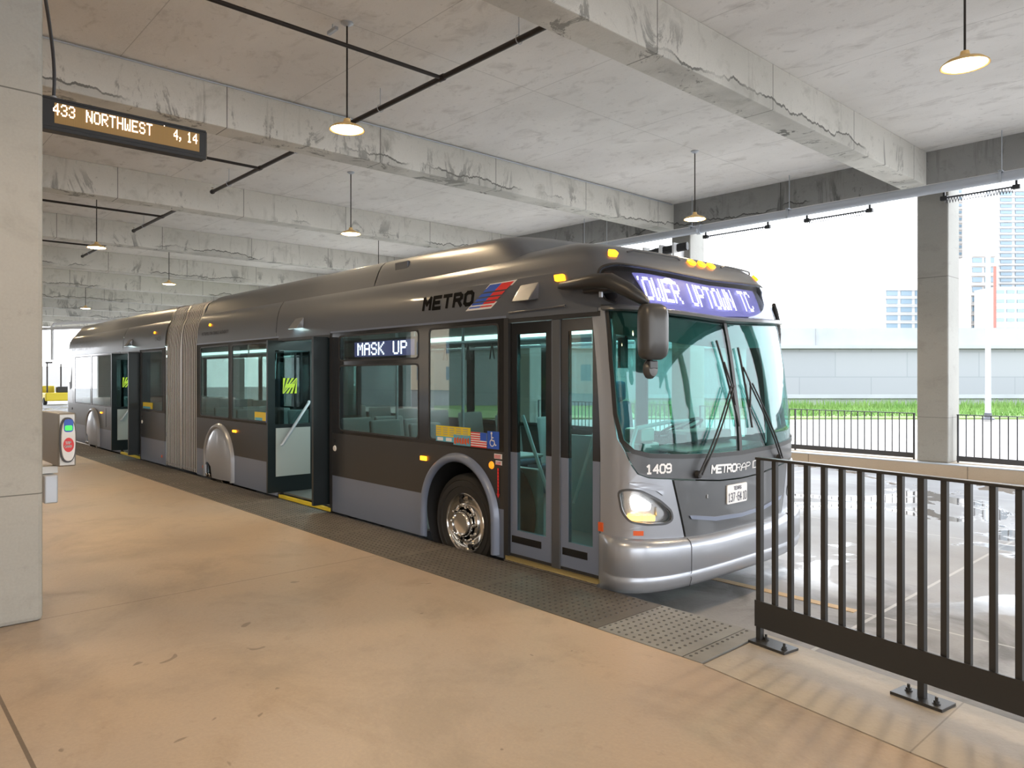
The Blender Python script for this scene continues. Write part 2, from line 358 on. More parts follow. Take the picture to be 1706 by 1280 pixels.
# ------------------------------------------------------------------ bus skin surface
YN=4.4; YC=5.7
ROWS=[ # v, z, halfwidth, Xcentre, Xstart
(-0.05,-0.05,1.28,-3.36,-3.76),(0.0,0.0,1.30,-3.34,-3.74),(1.0,1.0,1.30,-3.33,-3.74),(1.6,1.6,1.30,-3.39,-3.77),(2.19,2.19,1.296,-3.50,-3.84),
(2.40,2.40,1.285,-3.575,-3.90),(2.56,2.56,1.255,-3.66,-3.97),(2.68,2.69,1.20,-3.79,-4.08),(2.78,2.765,1.10,-4.0,-4.25),
(2.90,2.82,0.93,-4.30,-4.52),(3.05,2.85,0.70,-4.62,-4.80),(3.3,2.87,0.35,-5.0,-5.1),(3.5,2.875,0.02,-5.28,-5.3)]
def row(v):
    R=ROWS
    if v<=R[0][0]: return R[0][1:]
    for i in range(len(R)-1):
        if v<=R[i+1][0]:
            t=(v-R[i][0])/(R[i+1][0]-R[i][0]); break
    else: return R[-1][1:]
    p0=R[max(i-1,0)];p1=R[i];p2=R[i+1];p3=R[min(i+2,len(R)-1)]
    out=[]
    for k in range(1,5):
        # monotone-ish hermite
        d1=(p2[k]-p1[k])/(p2[0]-p1[0])
        d0=(p1[k]-p0[k])/(p1[0]-p0[0]) if p1[0]>p0[0] else d1
        d2=(p3[k]-p2[k])/(p3[0]-p2[0]) if p3[0]>p2[0] else d1
        m1=0 if d0*d1<=0 else 2*d0*d1/(d0+d1)
        m2=0 if d1*d2<=0 else 2*d1*d2/(d1+d2)
        h=p2[0]-p1[0]
        out.append((2*t**3-3*t*t+1)*p1[k]+(t**3-2*t*t+t)*h*m1+(-2*t**3+3*t*t)*p2[k]+(t**3-t*t)*h*m2)
    return out
NE=3.2
_tab=[]
def _mk():
    D=0.41;L=0;px=None
    for i in range(721):
        ph=math.pi*i/720
        c=math.cos(ph);s=math.sin(ph)
        x=D*abs(s)**(2/NE); y=-1.3*math.copysign(abs(c)**(2/NE),c)
        if px is not None: L+=math.hypot(x-px[0],y-px[1])
        _tab.append((L,ph)); px=(x,y)
_mk()
SL=_tab[-1][0]; SM=SL/2
def phi(s):
    if s<=0: return 0
    if s>=SL: return math.pi
    lo,hi=0,720
    while hi-lo>1:
        m=(lo+hi)//2
        if _tab[m][0]<=s: lo=m
        else: hi=m
    a,b=_tab[lo],_tab[hi]
    return a[1]+(b[1]-a[1])*(s-a[0])/max(b[0]-a[0],1e-9)
def ss(t):
    t=max(0,min(1,t)); return t*t*(3-2*t)
def P0(s,v):
    z,w,xc,xs=row(v)
    D=xc-xs
    if s<0: x=xs+s;y=-w
    elif s>SL: x=xs-(s-SL);y=w
    else:
        ph=phi(s);c=math.cos(ph);sn=math.sin(ph)
        x=xs+D*abs(sn)**(2/NE); y=-w*math.copysign(abs(c)**(2/NE),c)
    if z>2.19: z-=(z-2.19)*0.06*ss((-x-4.5)/1.5)
    return (x,YC+y,z)
def P(s,v,off=0.0):
    p=P0(s,v)
    if off==0: return p
    e=.01
    a=P0(s+e,v);b=P0(s-e,v);c=P0(s,v+e);d=P0(s,v-e)
    u=[a[i]-b[i] for i in range(3)];w=[c[i]-d[i] for i in range(3)]
    n=(u[1]*w[2]-u[2]*w[1],u[2]*w[0]-u[0]*w[2],u[0]*w[1]-u[1]*w[0])
    L=math.sqrt(sum(q*q for q in n)) or 1
    return tuple(p[i]+n[i]/L*off for i in range(3))


def rnd(poly, r, n=5):
    out = []; m = len(poly)
    for i in range(m):
        p = Vector(poly[i]); a = Vector(poly[i-1]); b = Vector(poly[(i+1) % m])
        q = min(r, (a-p).length*.45, (b-p).length*.45)
        s = p + (a-p).normalized()*q; e = p + (b-p).normalized()*q
        for k in range(n+1):
            t = k/n; out.append(tuple(s*(1-t)**2 + p*2*t*(1-t) + e*t*t))
    return out
def patch(mb, loops, fn, off=0., th=.02, ds=None, dv=None, smooth=True):
    """fill the region between loops (first outer, rest holes) and map it through fn(a, b, offset) as a shell of thickness th"""
    pts = [Vector((p[0], p[1], 0)) for lp in loops for p in lp]
    tris = tessellate_polygon([[Vector((p[0], p[1], 0)) for p in lp] for lp in loops])
    bm = bmesh.new(); vs = [bm.verts.new(p) for p in pts]
    for t in tris:
        try: bm.faces.new([vs[i] for i in t])
        except ValueError: pass
    bmesh.ops.remove_doubles(bm, verts=bm.verts, dist=1e-6)
    for ax, rng in ((0, ds), (1, dv)):
        if not rng: continue
        a, b, st = rng; k = a
        while k < b:
            co = (k, 0, 0) if ax == 0 else (0, k, 0); no = (1,0,0) if ax == 0 else (0,1,0)
            bmesh.ops.bisect_plane(bm, geom=bm.verts[:]+bm.edges[:]+bm.faces[:], plane_co=co, plane_no=no, dist=1e-6); k += st
    bm.verts.index_update(); bm.verts.ensure_lookup_table()
    n = len(bm.verts); v = [fn(q.co.x, q.co.y, off) for q in bm.verts]; f = [tuple(q.index for q in fc.verts) for fc in bm.faces]
    if th:
        v2 = [fn(q.co.x, q.co.y, off-th) for q in bm.verts]; fs = [tuple(i+n for i in q)[::-1] for q in f]
        side = [(e.verts[0].index, e.verts[1].index, e.verts[1].index+n, e.verts[0].index+n) for e in bm.edges if len(e.link_faces) == 1]
        mb.add(v + v2, f + fs + side, smooth)
    else: mb.add(v, f, smooth)
    bm.free(); return mb
def near(x, z, off=0.): return (x, YN - off, z)
def far(x, z, off=0.): return (x, 2*YC - YN + off, z)
def rect(x0, z0, x1, z1): return [(x0,z0),(x1,z0),(x1,z1),(x0,z1)]
def mir(poly): return [(SL - s, v) for s, v in poly][::-1]
GS = (.0, SL+.01, .07); GV = (.0, 3.5, .06)


# ================================================================== PLATFORM, ROAD, GARAGE
DR = Vector((.9886, -.1506, 0)); DN = Vector((.1506, .9886, 0))    # the kerb turns slightly in front of the bus
ROADZ = -.25
J0 = Vector((-2.36, 3.63, 0)); E0 = Vector((-2.36, 4.37, 0))
def struct(o, label): o['kind'] = 'structure'; o['label'] = label; return o
J1 = J0 + DR*((16-J0.x)/DR.x); E1 = E0 + DR*((16-E0.x)/DR.x)
b = MB(); b.prism([(-64,-14), (16,-14), (J1.x, J1.y), (J0.x, J0.y), (-2.36, 3.645), (-64, 3.645)], ROADZ, 0)
struct(b.build('floor', M['floor']), 'tan polished concrete bus platform with saw-cut joints')
b = MB(); g2 = DN*.016
b.prism([(-64,3.645), (-2.36,3.645), (-2.36,4.37), (-64,4.37)], ROADZ, -.012)
struct(b.build('kerb_bed', M['strip']), 'concrete kerb bed under the studded panels')
b = MB(); b.prism([(J0.x+g2.x, J0.y+g2.y), (J1.x+g2.x, J1.y+g2.y), (E1.x, E1.y), (E0.x, E0.y)], ROADZ, -.002)
struct(b.build('kerb_strip', M['strip']), 'grey concrete kerb strip under the near railing')
b = MB(); b.prism([(J0.x, J0.y), (J1.x, J1.y), (J1.x+g2.x, J1.y+g2.y), (J0.x+g2.x, J0.y+g2.y)], ROADZ, -.008)
struct(b.build('kerb_joint', mat('dirty_joint', (.07,.055,.045), .9)), 'dirty joint line between platform and kerb strip')
b = MB(); b.prism([(-75, 4.37), (-2.36, 4.37), (12, 2.18), (16, 1.6), (16, 15.25), (-75, 15.25)], -.45, ROADZ)
struct(b.build('roadway', M['road']), 'wet grey concrete bus lane with puddles')
b = MB(); b.box((-20, 6.0, ROADZ), (-2.5, 6.09, ROADZ+.004)); struct(b.build('lane_line', M['tan_line']), 'worn tan line on the bus lane')
b = MB(); b.box((-75, 15.25, -.45), (16, 16.6, .0)); struct(b.build('far_kerb', M['curb']), 'tan concrete kerb carrying the far railing')
b = MB(); b.box((-75, 15.24, -.012), (16, 15.45, .004)); struct(b.build('kerb_nosing', M['galv']), 'pale edge along the top of the far kerb')
# outside ground
b = MB(); b.box((-75, 16.6, -.6), (110, 150, -.30)); struct(b.build('outdoor_ground', M['pave']), 'pale paving outside beyond the far kerb')
b = MB(); b.box((-130, -60, -.6), (-75, 150, -.28)); struct(b.build('outdoor_ground', M['pave']), 'pale paving beyond the far end of the bus lane')
b = MB(); b.box((-75, -60, -.6), (16, -14, -.05)); b.box((16,-60,-.6),(60,15,-.25)); struct(b.build('outdoor_ground', M['pavedim']), 'unseen paving behind the platform, darkened for the window reflections')

CEIL = 5.9; BB = 5.27
b = MB(); b.box((-64, -14.3, CEIL), (16, 15.65, CEIL+.3)); struct(b.build('ceiling', M['ceil']), 'board-marked concrete ceiling slab')
for k in range(-3, 11):
    x1 = -4.97 - 5.72*k; x0 = x1 - .45
    b = MB(); b.box((x0, -14.0, BB), (x1, 15.2, CEIL))
    struct(b.build('ceiling_beam', M['beam'], bevel=.015), 'stained concrete cross beam under the ceiling')
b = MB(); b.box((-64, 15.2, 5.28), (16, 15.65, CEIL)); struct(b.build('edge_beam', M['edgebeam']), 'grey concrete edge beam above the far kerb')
b = MB(); b.box((-64,-14.3,4.2), (16,-14.0,CEIL)); x = -64
while x < 16: b.box((x,-14.3,-.05), (min(x+7.6,16),-14.0,4.2)); x += 11.44
struct(b.build('wall_back_added', M['column']), 'added concrete rear wall with wide doorways, darkening the window reflections')  # unseen wall added so the bus windows mirror dark concrete
for k in range(-3, 11):
    x1 = -4.68 - 5.72*k
    b = MB(); b.box((x1-.55, 15.46, 0), (x1, 16.1, 5.9)); struct(b.build('concrete_column', M['column'], bevel=.025), 'square concrete column standing on the far kerb')
    if k % 2 == 0:
        b = MB(); b.box((x1-.6, -7.6, 0), (x1, -7.0, 5.3)); struct(b.build('concrete_column', M['column'], bevel=.025), 'square concrete column along the back of the platform')
# near pillar at the left of the picture
b = MB(); b.box((-6.55, .12, 0), (-5.80, 1.01, 5.3)); struct(b.build('concrete_pillar', M['column'], bevel=.03), 'wide concrete pillar on the platform carrying the departure sign')
b = MB(); b.box((-17.99-.75, .12, 0), (-17.99, 1.01, 5.3)); struct(b.build('concrete_pillar', M['column'], bevel=.03), 'concrete pillar further along the platform')

# ------------------------------------------------------------------ studded panels
x1 = -2.375; i = 0
ORD = ['first','second','third','fourth','fifth','sixth','seventh','eighth','ninth','tenth','eleventh','twelfth','thirteenth','fourteenth','fifteenth','sixteenth','seventeenth']
def panel_mesh(L, mt, res):
    b = MB(); b.box((-L+.004, 0, -.012), (-.004, .706, .004))
    st = .0602; nx = int((L-.02)/st); oy = .04
    for r in range(nx):
        for c in range(12):
            x = -L + .03 + (r+.5*(c % 2)*0)*st; y = oy + c*.057
            if res: b.lathe([(.0, .0095), (.009, .0085), (.0125, .004)], (x+.0, y, 0), n=res)
    return b.build('detectable_warning_panel', mt)
lens = [.13] + [.66]*1 + [1.22]*15
cache = {}
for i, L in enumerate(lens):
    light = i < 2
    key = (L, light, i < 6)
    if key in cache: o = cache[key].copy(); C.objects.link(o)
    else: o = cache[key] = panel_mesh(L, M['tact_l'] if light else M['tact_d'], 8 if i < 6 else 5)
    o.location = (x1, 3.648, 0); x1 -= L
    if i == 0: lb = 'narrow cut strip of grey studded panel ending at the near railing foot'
    elif i == 1: lb = 'studded panel with daylight put into its pale grey colour, just before the bus bumper'
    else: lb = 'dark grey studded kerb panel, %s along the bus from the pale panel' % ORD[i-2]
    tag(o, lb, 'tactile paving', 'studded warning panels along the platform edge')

# ------------------------------------------------------------------ near railing
def railing(name, label, p0, d, nposts, gap, nb, top, kz0, kz1, bar, mt, plates=True, cat='railing', group=None, postw=.034):
    d = Vector(d).normalized(); nrm = Vector((-d.y, d.x, 0)); Z = Vector((0,0,1)); p0 = Vector(p0)
    t = thing(name, label, cat, p0, group); L = gap*(nposts-1); z0 = p0.z
    P_ = lambda a, z, o=0: p0 + d*a + nrm*o + Z*z
    b = MB(); b.obox(P_(L/2, top-.008), (d, nrm, Z), (L/2+.02, .024, .008)); b.build('top_rail', mt, t, bevel=.003)
    b = MB(); b.obox(P_(L/2, (kz0+kz1)/2, -.024), (d, nrm, Z), (L/2+.017, .006, (kz1-kz0)/2)); b.build('kick_plate', mt, t)
    for i in range(nposts):
        b = MB(); b.obox(P_(gap*i, (top-.016)/2), (d, nrm, Z), (postw/2, .018, (top-.016)/2)); b.build('post', mt, t, bevel=.002)
        if plates:
            c = gap*i + (.095 if i == 0 else 0)
            b = MB(); b.obox(P_(c, .008), (d, nrm, Z), (.13, .07, .008)); pl = b.build('base_plate', mt, t, bevel=.002)
            for sgn in (-1, 1):
                b = MB(); q = P_(gap*i + sgn*.08 + (.11 if i == 0 else 0), .016, -.02*sgn)
                b.lathe([(0,.0),(.019,0),(.019,.004),(.0,.004)], q, n=12, smooth=False); b.lathe([(.0,.004),(.014,.004),(.014,.016),(0,.016)], q, n=6, smooth=False)
                b.lathe([(0,.016),(.008,.016),(.008,.034),(0,.036)], q, n=8, smooth=False)
                b.build('anchor_bolt', mt, pl)
        if i < nposts-1:
            for k in range(1, nb):
                b = MB(); b.obox(P_(gap*(i+k/nb), (top-.016+kz0+.02)/2), (d, nrm, Z), (bar/2, bar*.45, (top-.016-kz0-.02)/2)); b.build('baluster', mt, t)
    return t
railing('metal_railing', 'black metal railing with wide kick plate and bolted feet beside the bus nose', (-2.33, 4.22, -.002), DR, 5, .99, 9, 1.148, .10, .262, .029, M['rail'])
fa = railing('metal_fence', 'dark picket fence on the far kerb between the bus nose and the middle column', (-10.30, 15.75, 0), (1,0,0), 3, 2.46, 18, .92, .03, .13, .018, M['railfar'], False, 'fence', 'picket fences between the columns', .03)
for n, (x, lb) in enumerate([(-4.60, 'dark picket fence on the far kerb right of the middle column'), (-16.02, 'dark picket fence on the far kerb mostly hidden behind the bus nose')]):
    c = copy_tree(fa); c.location.x = x; c['label'] = lb

# ------------------------------------------------------------------ pendants
def pendant():
    t = thing('pendant_lamp', 'x', 'lamp', (0,0,0), 'warm pendant lamps under the garage ceiling')
    LZ = 4.62
    b = MB(); b.cyl((0,0,LZ+.1), (0,0,CEIL-.03), .011, 8); b.build('stem', M['iron'], t)
    b = MB(); b.lathe([(0,CEIL),(.075,CEIL),(.075,CEIL-.012),(.03,CEIL-.04),(.0,CEIL-.045)], (0,0,0), n=24); b.build('canopy', M['galv'], t)
    b = MB(); b.lathe([(.0,LZ+.13),(.035,LZ+.125),(.045,LZ+.085),(.10,LZ+.055),(.17,LZ+.03),(.205,LZ+.0),(.21,LZ-.012),(.20,LZ-.012),(.16,LZ+.02),(.03,LZ+.07)], (0,0,0), n=40); b.build('shade', M['shade'], t)
    b = MB(); b.lathe([(0,LZ-.028),(.10,LZ-.024),(.17,LZ-.012),(.196,LZ+.002),(.19,LZ+.008),(0,LZ+.010)], (0,0,0), n=40); b.build('diffuser', M['lamp'], t)
    ld = bpy.data.lights.new('pendant_light', 'SPOT'); ld.energy = 170; ld.color = (1, .74, .46); ld.shadow_soft_size = .12
    ld.spot_size = math.radians(165); ld.spot_blend = .5
    l = bpy.data.objects.new('pendant_light', ld); C.objects.link(l); l.parent = t; l.location = (0,0,LZ-.06)
    return t
PX = 5.72; first = None
spots = [(-7.85,4.49,'brightest warm pendant lamp hanging beside the sprinkler pipe elbow'),(-13.55,7.84,'small pendant lamp hanging above the middle of the bus roof'),(-7.9,11.9,'pendant lamp hanging by the grey pipe above the bus nose'),
 (-2.25,7.9,'large pendant lamp hanging over the bus lane, nearest the railing'),(-18.95,4.35,'pendant lamp glowing beyond the departure sign above the rear roof'),(-24.9,7.8,'faint pendant lamp above the bellows of the bus'),(-36.3,7.9,'faintest pendant lamp over the tail of the bus'),
 (-18.95,11.9,'pendant lamp hidden behind the bus roof'),(3.5,4.4,'added out-of-view pendant lamp over the platform past the near railing'),(-12.0,.9,'added out-of-view pendant lamp over the platform behind the pillar'),(-2.25,.9,'added out-of-view pendant lamp over the near platform'),(-7.85,-3.0,'added out-of-view pendant lamp over the back of the platform'),(3.5,-3.0,'added out-of-view pendant lamp behind the viewer'),(-30.1,4.4,'distant pendant lamp over the bus tail lane')]  # out-of-view pendants over the platform are added for their warm light
for i, (x, y, lb) in enumerate(spots):
    if first is None: o = first = pendant()
    else: o = copy_tree(first)
    o.location = (x, y, 0); o['label'] = lb

# ------------------------------------------------------------------ sprinkler pipes
def sprinkler(i, lb):
    ox = -PX*i
    t = thing('sprinkler_pipe', lb, 'pipe', (ox-7.8, 5.87, 5.6), 'sprinkler pipes under the ceiling')
    b = MB(); b.cyl((ox-5.45,5.87,5.6), (ox-10.2,5.87,5.6), .036, 12); b.lathe([(0,-.03),(.048,-.03),(.048,.03),(0,.03)], (ox-10.2,5.87,5.6), (1,0,0), 12)
    b.build('main_pipe', M['iron'], t)
    b = MB(); b.cyl((ox-7.8,5.87,5.6), (ox-7.8,-8.9,5.6), .026, 10); b.lathe([(0,-.05),(.045,-.05),(.045,.05),(0,.05)], (ox-7.8,5.87,5.6), (1,0,0), 12); b.build('branch_pipe', M['iron'], t)
    b = MB(); b.lathe([(0,0),(.02,0),(.02,.05),(.035,.055),(.035,.065),(0,.065)], (ox-10.2,5.87,5.63), n=12); b.build('sprinkler_head', M['chrome'], t)
    for x in (-6.3, -9.3):
        b = MB(); b.cyl((ox+x,5.87,5.64), (ox+x,5.87,CEIL), .006, 6)
        n = 14; b.tube([(ox+x, 5.87+.052*math.cos(2*PI*k/n), 5.6+.052*math.sin(2*PI*k/n)) for k in range(n+1)], .006, 5); b.build('hanger', M['galv'], t)
for i, lb in enumerate(['long dark sprinkler pipe with elbow beside the brightest pendant lamp', 'dark sprinkler pipe ending right of the departure sign', 'dark sprinkler pipe two bays behind the departure sign', 'short visible sprinkler pipe three bays behind the departure sign']): sprinkler(i, lb)
t = thing('strut_bracket', 'short galvanised strut bracket under the ceiling beside the nearest lamp canopy', 'bracket', (-8,4.4,5.8))
b = MB(); b.box((-8.1,4.36,5.80), (-7.9,4.40,5.84)); b.build('strut_channel', M['galv'], t)
b = MB(); b.cyl((-8.0,4.38,5.84),(-8.0,4.38,5.9),.006,6); b.build('hanger_rod', M['galv'], t)

# conduit lines along beams
for k, lb in enumerate(['thin white conduit along the top of the beam above the departure sign']):
    b = MB(); x = -10.69 + .02; b.cyl((x, -8.9, CEIL-.03), (x, 15.1, CEIL-.03), .012, 8); tag(b.build('conduit', M['galv']), lb, 'conduit')
# long grey pipe below the edge beam
t = thing('drain_pipe', 'long grey pipe hung on rods below the far edge beam', 'pipe', (-8, 14.8, 5.06))
b = MB(); b.cyl((-60, 14.8, 5.0), (12, 14.8, 5.11), .088, 20); b.build('pipe_run', M['galv'], t)
for x in (-9.7, -3.2, -15.5, -27, 2.6):
    b = MB(); zz = 5.0 + (x+60)/72*.11
    b.lathe([(.088,-.05),(.115,-.05),(.115,.05),(.088,.05)], (x, 14.8, zz), (1,0,0), 20); b.build('coupling', M['galv'], t)
for x in (-7.5, -9.9, -3.65, -13.3):
    b = MB(); zz = 5.0 + (x+60)/72*.11
    b.cyl((x,14.8,zz+.09), (x,14.8,CEIL), .008, 6); b.box((x-.03,14.69,zz+.085),(x+.03,14.91,zz+.11)); b.box((x-.02,14.69,zz-.1),(x+.02,14.7,zz+.1)); b.build('hanger', M['galv'], t)
b = MB(); b.cyl((-60,15.08,5.23),(12,15.08,5.23),.022,8); tag(b.build('conduit', M['white']), 'thin pale conduit along the underside of the far edge beam', 'conduit')
b = MB(); b.cyl((-60,14.55,4.93),(-9.6,14.55,5.0),.045,12); wp = thing('water_pipe', 'thinner pale pipe beside the long grey pipe above the bus roof', 'pipe', (-30,14.55,4.97)); b.build('pipe_run', M['galv'], wp)
for x in (-12.3,-18,-24,-30,-36,-42,-48):
    b = MB(); b.cyl((x,14.55,4.9),(x,14.55,CEIL),.007,6); b.build('hanger', M['galv'], wp)
for x0, x1, lb in ((-9.85,-8.25,'row of bristles with black clamps hanging above the bus nose'),(-7.35,-6.05,'row of bristles with black clamps hanging left of the middle column'),(-4.7,-3.55,'row of bristles with black clamps hanging right of the middle column')):
    t = thing('bird_spikes', lb, 'bird spikes', (x0,15.3,5.0), 'bristle strips below the grey pipe')
    b = MB(); b.box((x0,15.27,4.985),(x1,15.32,5.01))
    n = int((x1-x0)/.05)
    for k in range(n):
        x = x0+.03+(x1-x0-.06)*k/n
        for s in (-1,1): b.tube([(x,15.295,4.99),(x+.01*s,15.295+s*.045,4.90)],.007,3,False)
    b.build('bristles', M['bellow'] if 0 else M['railfar'], t)
    for x in (x0, x1):
        b = MB(); b.box((x-.06,15.25,4.95),(x+.06,15.34,5.03)); b.box((x-.02,15.27,5.03),(x+.02,15.32,5.28)); b.build('clamp', M['matblack'], t, bevel=.01)
# black hoses on the back column
t = thing('hose_rack', 'black hoses clamped between pipe and column just above the bus roof', 'hose', (-10.9,15.2,4.75))
b = MB()
for k in range(3): b.tube([(-11.9+.1*k,15.1,4.62+.05*k),(-11.2,15.15,4.72+.05*k),(-10.3,15.2,4.78+.04*k)],.06,8)
b.build('hoses', M['matblack'], t)
for x in (-11.5,-11.0,-10.6): b = MB(); b.box((x-.03,15.03,4.6),(x+.03,15.50 if x > -11.2 else 15.27,4.92)); b.build('clamp', M['white'], t)

# ------------------------------------------------------------------ departure sign on the pillar
SX = -7.5
t = thing('departure_sign', 'long black led departure sign hanging behind the pillar', 'sign', (SX, 2.0, 3.95))
b = MB(); b.box((SX-.16, .9, 3.83), (SX, 2.715, 4.105)); b.build('housing', M['matblack'], t, bevel=.012)
b = MB(); b.box((SX-.02, 1.0, 3.815), (SX+.012, 2.70, 3.85)); b.box((SX-.02, 1.2, 4.09), (SX+.01, 2.70, 4.108)); b.build('front_lip', M['matblack'], t, bevel=.004)
b = MB(); b.box((SX, 1.39, 3.885), (SX+.004, 2.635, 4.065)); b.build('led_panel', M['ledgrid'], t)
fs = lambda u, v: (SX+.007, u, v)
b = MB(); dots(b, '433', fs, 1.378, 3.955, .0100, .0150); b.build('route_number', M['ledam'], t, label='glowing number 433')
b = MB(); dots(b, 'NORTHWEST', fs, 1.635, 3.945, .0106, .0160, sp=1); b.build('destination_text', M['ledam'], t, label='glowing word NORTHWEST')
b = MB(); dots(b, '4', fs, 2.39, 3.955, .0085, .0145)
dots(b, ',', fs, 2.425, 3.945, .0085, .0145); dots(b, '14', fs, 2.515, 3.955, .0092, .0145)
b.add([fs(2.30,4.063),fs(2.308,4.063),fs(2.308,4.071),fs(2.30,4.071)],[(0,1,2,3)])
b.build('minutes_text', M['ledam'], t, label='glowing text 4, 14')
b = MB(); b.lathe([(0,0),(.028,0),(.028,.03),(.02,.04),(0,.04)], (SX-.08, 1.40, 4.105), n=16); b.build('cable_gland', M['galv'], t)
b = MB(); pts = []
for k in range(15):
    u = k/14; a = Vector((-6.4, 1.06, 5.0)); d = Vector((SX-.08, 1.40, 4.15)); c1 = Vector((-6.55,1.10,4.75)); c2 = Vector((SX-.08,1.43,4.62))
    pts.append(a*(1-u)**3 + c1*3*u*(1-u)**2 + c2*3*u*u*(1-u) + d*u**3)
b.tube(pts, .014, 10); tag(b.build('cable_conduit', M['railfar']), 'grey flexible conduit curving from the pillar to the departure sign', 'conduit')
b = MB(); b.box((-6.5,1.01,4.98),(-6.36,1.07,5.12)); tag(b.build('junction_box', M['galv']), 'small metal box on the pillar side above the departure sign', 'box')

# ------------------------------------------------------------------ fare reader
t = thing('fare_reader', 'brushed metal fare card reader box with red and white face beside the pillar', 'card reader', (-7.4,1.3,.87))
b = MB(); b.box((-7.95,1.375,.87),(-7.27,1.51,1.33)); b.build('housing', M['alu'], t, bevel=.012)
def oval(cy, cz, ry, rz, n=36, p=2.6): return [(cy+ry*math.copysign(abs(math.cos(2*PI*k/n))**(2/p), math.cos(2*PI*k/n)), cz+rz*math.copysign(abs(math.sin(2*PI*k/n))**(2/p), math.sin(2*PI*k/n))) for k in range(n)]
fx = lambda a, bb, c: (c, a, bb)
b = MB(); b.prism(oval(1.443,1.10,.062,.195), -7.27,-7.245, fx); b.build('bezel', M['railfar'], t)
b = MB(); b.prism(oval(1.444,1.10,.053,.18), -7.245,-7.225, fx); rf = b.build('reader_face', M['white'], t, bevel=.006)
b = MB(); b.prism(oval(1.444,1.225,.036,.055,24,4), -7.225,-7.222, fx); sc_ = b.build('screen', M['blue'], rf)
b = MB(); b.prism(oval(1.444,1.205,.028,.022,24,5), -7.222,-7.219, fx); b.build('screen_text', mat('green_lcd', (.02,.5,.05), .4, emit=(.05,.7,.08), es=.6), rf)
b = MB(); b.prism(oval(1.444,1.06,.040,.062,32,2), -7.225,-7.221, fx); b.build('target_spot', M['red'], rf)
b = MB(); text(b, 'TAP', lambda u,v: (-7.219,u,v), 1.420,1.068,.020,.011,.0022); text(b, 'CARD', lambda u,v: (-7.219,u,v), 1.414,1.038,.018,.010,.0022)
b.build('target_lettering', M['white'], rf)
b = MB(); b.box((-7.62,1.28,.56),(-7.30,1.38,.80)); tag(b.build('electrical_box', M['galv'], bevel=.01), 'small grey electrical box mounted under the fare reader', 'box')
b = MB(); b.box((-7.56,1.065,.805),(-7.42,1.40,.865))

tag(b.build('mounting_bracket', M['alu']), 'metal bracket joining the fare reader to its electrical box', 'bracket')
b = MB(); b.box((-7.62,.98,0),(-7.38,1.06,1.2)); tag(b.build('stanchion', M['alu'], bevel=.01), 'metal post behind the pillar holding the fare reader', 'post')

# ------------------------------------------------------------------ beyond the far kerb
M['parapet'] = noisy('parapet_paint', (.30,.31,.32), (.25,.26,.27), .5)
def W(lat, dep, z=0): p = FW*dep + RT*lat; return (p.x, p.y, z)
def wbox(b, l0, l1, d0, d1, z0, z1):
    vs = [W(l0,d0,z0),W(l1,d0,z0),W(l1,d1,z0),W(l0,d1,z0),W(l0,d0,z1),W(l1,d0,z1),W(l1,d1,z1),W(l0,d1,z1)]
    return b.add(vs, [(3,2,1,0),(4,5,6,7),(0,1,5,4),(1,2,6,5),(2,3,7,6),(3,0,4,7)])
def rtobj(o, base):   # give a mesh its own origin and the wall's heading so object coordinates run along it
    m = Matrix.Translation(Vector(base)) @ Matrix.Rotation(math.atan2(RT.y, RT.x), 4, 'Z'); o.data.transform(m.inverted()); o.matrix_world = m; return o
b = MB(); wbox(b, -10, 90, 47, 48, -.4, 3.42); o = b.build('retaining_wall', M['wallp']); rtobj(o, W(0,47,0)); struct(o, 'pale panelled retaining wall of a raised road')
b = MB(); wbox(b, -10, 90, 46.7, 48, 3.42, 3.62); wbox(b, -10, 90, 47.1, 47.6, 3.62, 4.75)
for l in (-6, 4.8, 12.2, 19.5, 26.9, 34.2): wbox(b, l, l+.04, 47.02, 47.1, 3.62, 4.72)
struct(b.build('wall_parapet', M['parapet']), 'white parapet along the top of the retaining wall')
b = MB(); wbox(b, 8, 90, 45.0, 45.35, -.4, .30); wbox(b, 8, 90, 44.8, 45.1, .30, .52); tag(b.build('low_barrier', M['parapet']), 'low white barrier in front of the retaining wall', 'barrier')
b = MB(); wbox(b, -6, 90, 33, 46.9, -.6, -.22); struct(b.build('lawn', M['lawn']), 'lawn strip before the retaining wall')
b = MB(); r_ = random.Random(3)
for k in range(14000):
    dep = r_.uniform(34, 44.6); lat = r_.uniform(6, 34)
    if dep*0 + lat/dep < .14: continue
    p = Vector(W(lat, dep, -.24)); h = r_.uniform(.12, .42)*(1.5 if dep > 41 else .7); a = r_.uniform(0, 2*PI); wd = r_.uniform(.02,.05)
    dx = Vector((math.cos(a), math.sin(a), 0)); ln = Vector((r_.uniform(-.12,.12), r_.uniform(-.12,.12), h))
    b.add([p-dx*wd, p+dx*wd, p+ln], [(0,1,2)])
tag(b.build('grass', M['grass']), 'bright green grass growing before the retaining wall', 'grass', kind='stuff')
t = thing('light_pole', 'tall slim pale light pole standing on the grass outside', 'pole', W(20.75, 32, -.25))
b = MB(); b.tube([W(20.75,32,-.25), W(20.75,32,11)], [.12,.07], 12); b.build('pole', M['galv'], t)
b = MB(); p = Vector(W(20.75,32,-.25)); b.lathe([(0,0),(.26,0),(.26,.06),(.15,.12),(.15,.3),(0,.3)], p, n=12); b.build('base', M['railfar'], t)
b = MB(); b.tube([W(31.9,48.5,4.6), W(31.9,48.5,8.9)], .09, 10); tag(b.build('post', mat('rusty_post', (.25,.10,.08), .7)), 'thin rusty brown post rising above the parapet', 'post')
M['glassb'] = mat('pale_blue_windows', (.10,.145,.18), .3); M['tower'] = mat('pale_tower_concrete', (.27,.275,.28), .8); M['tower2'] = mat('cream_tower_concrete', (.29,.275,.26), .8)
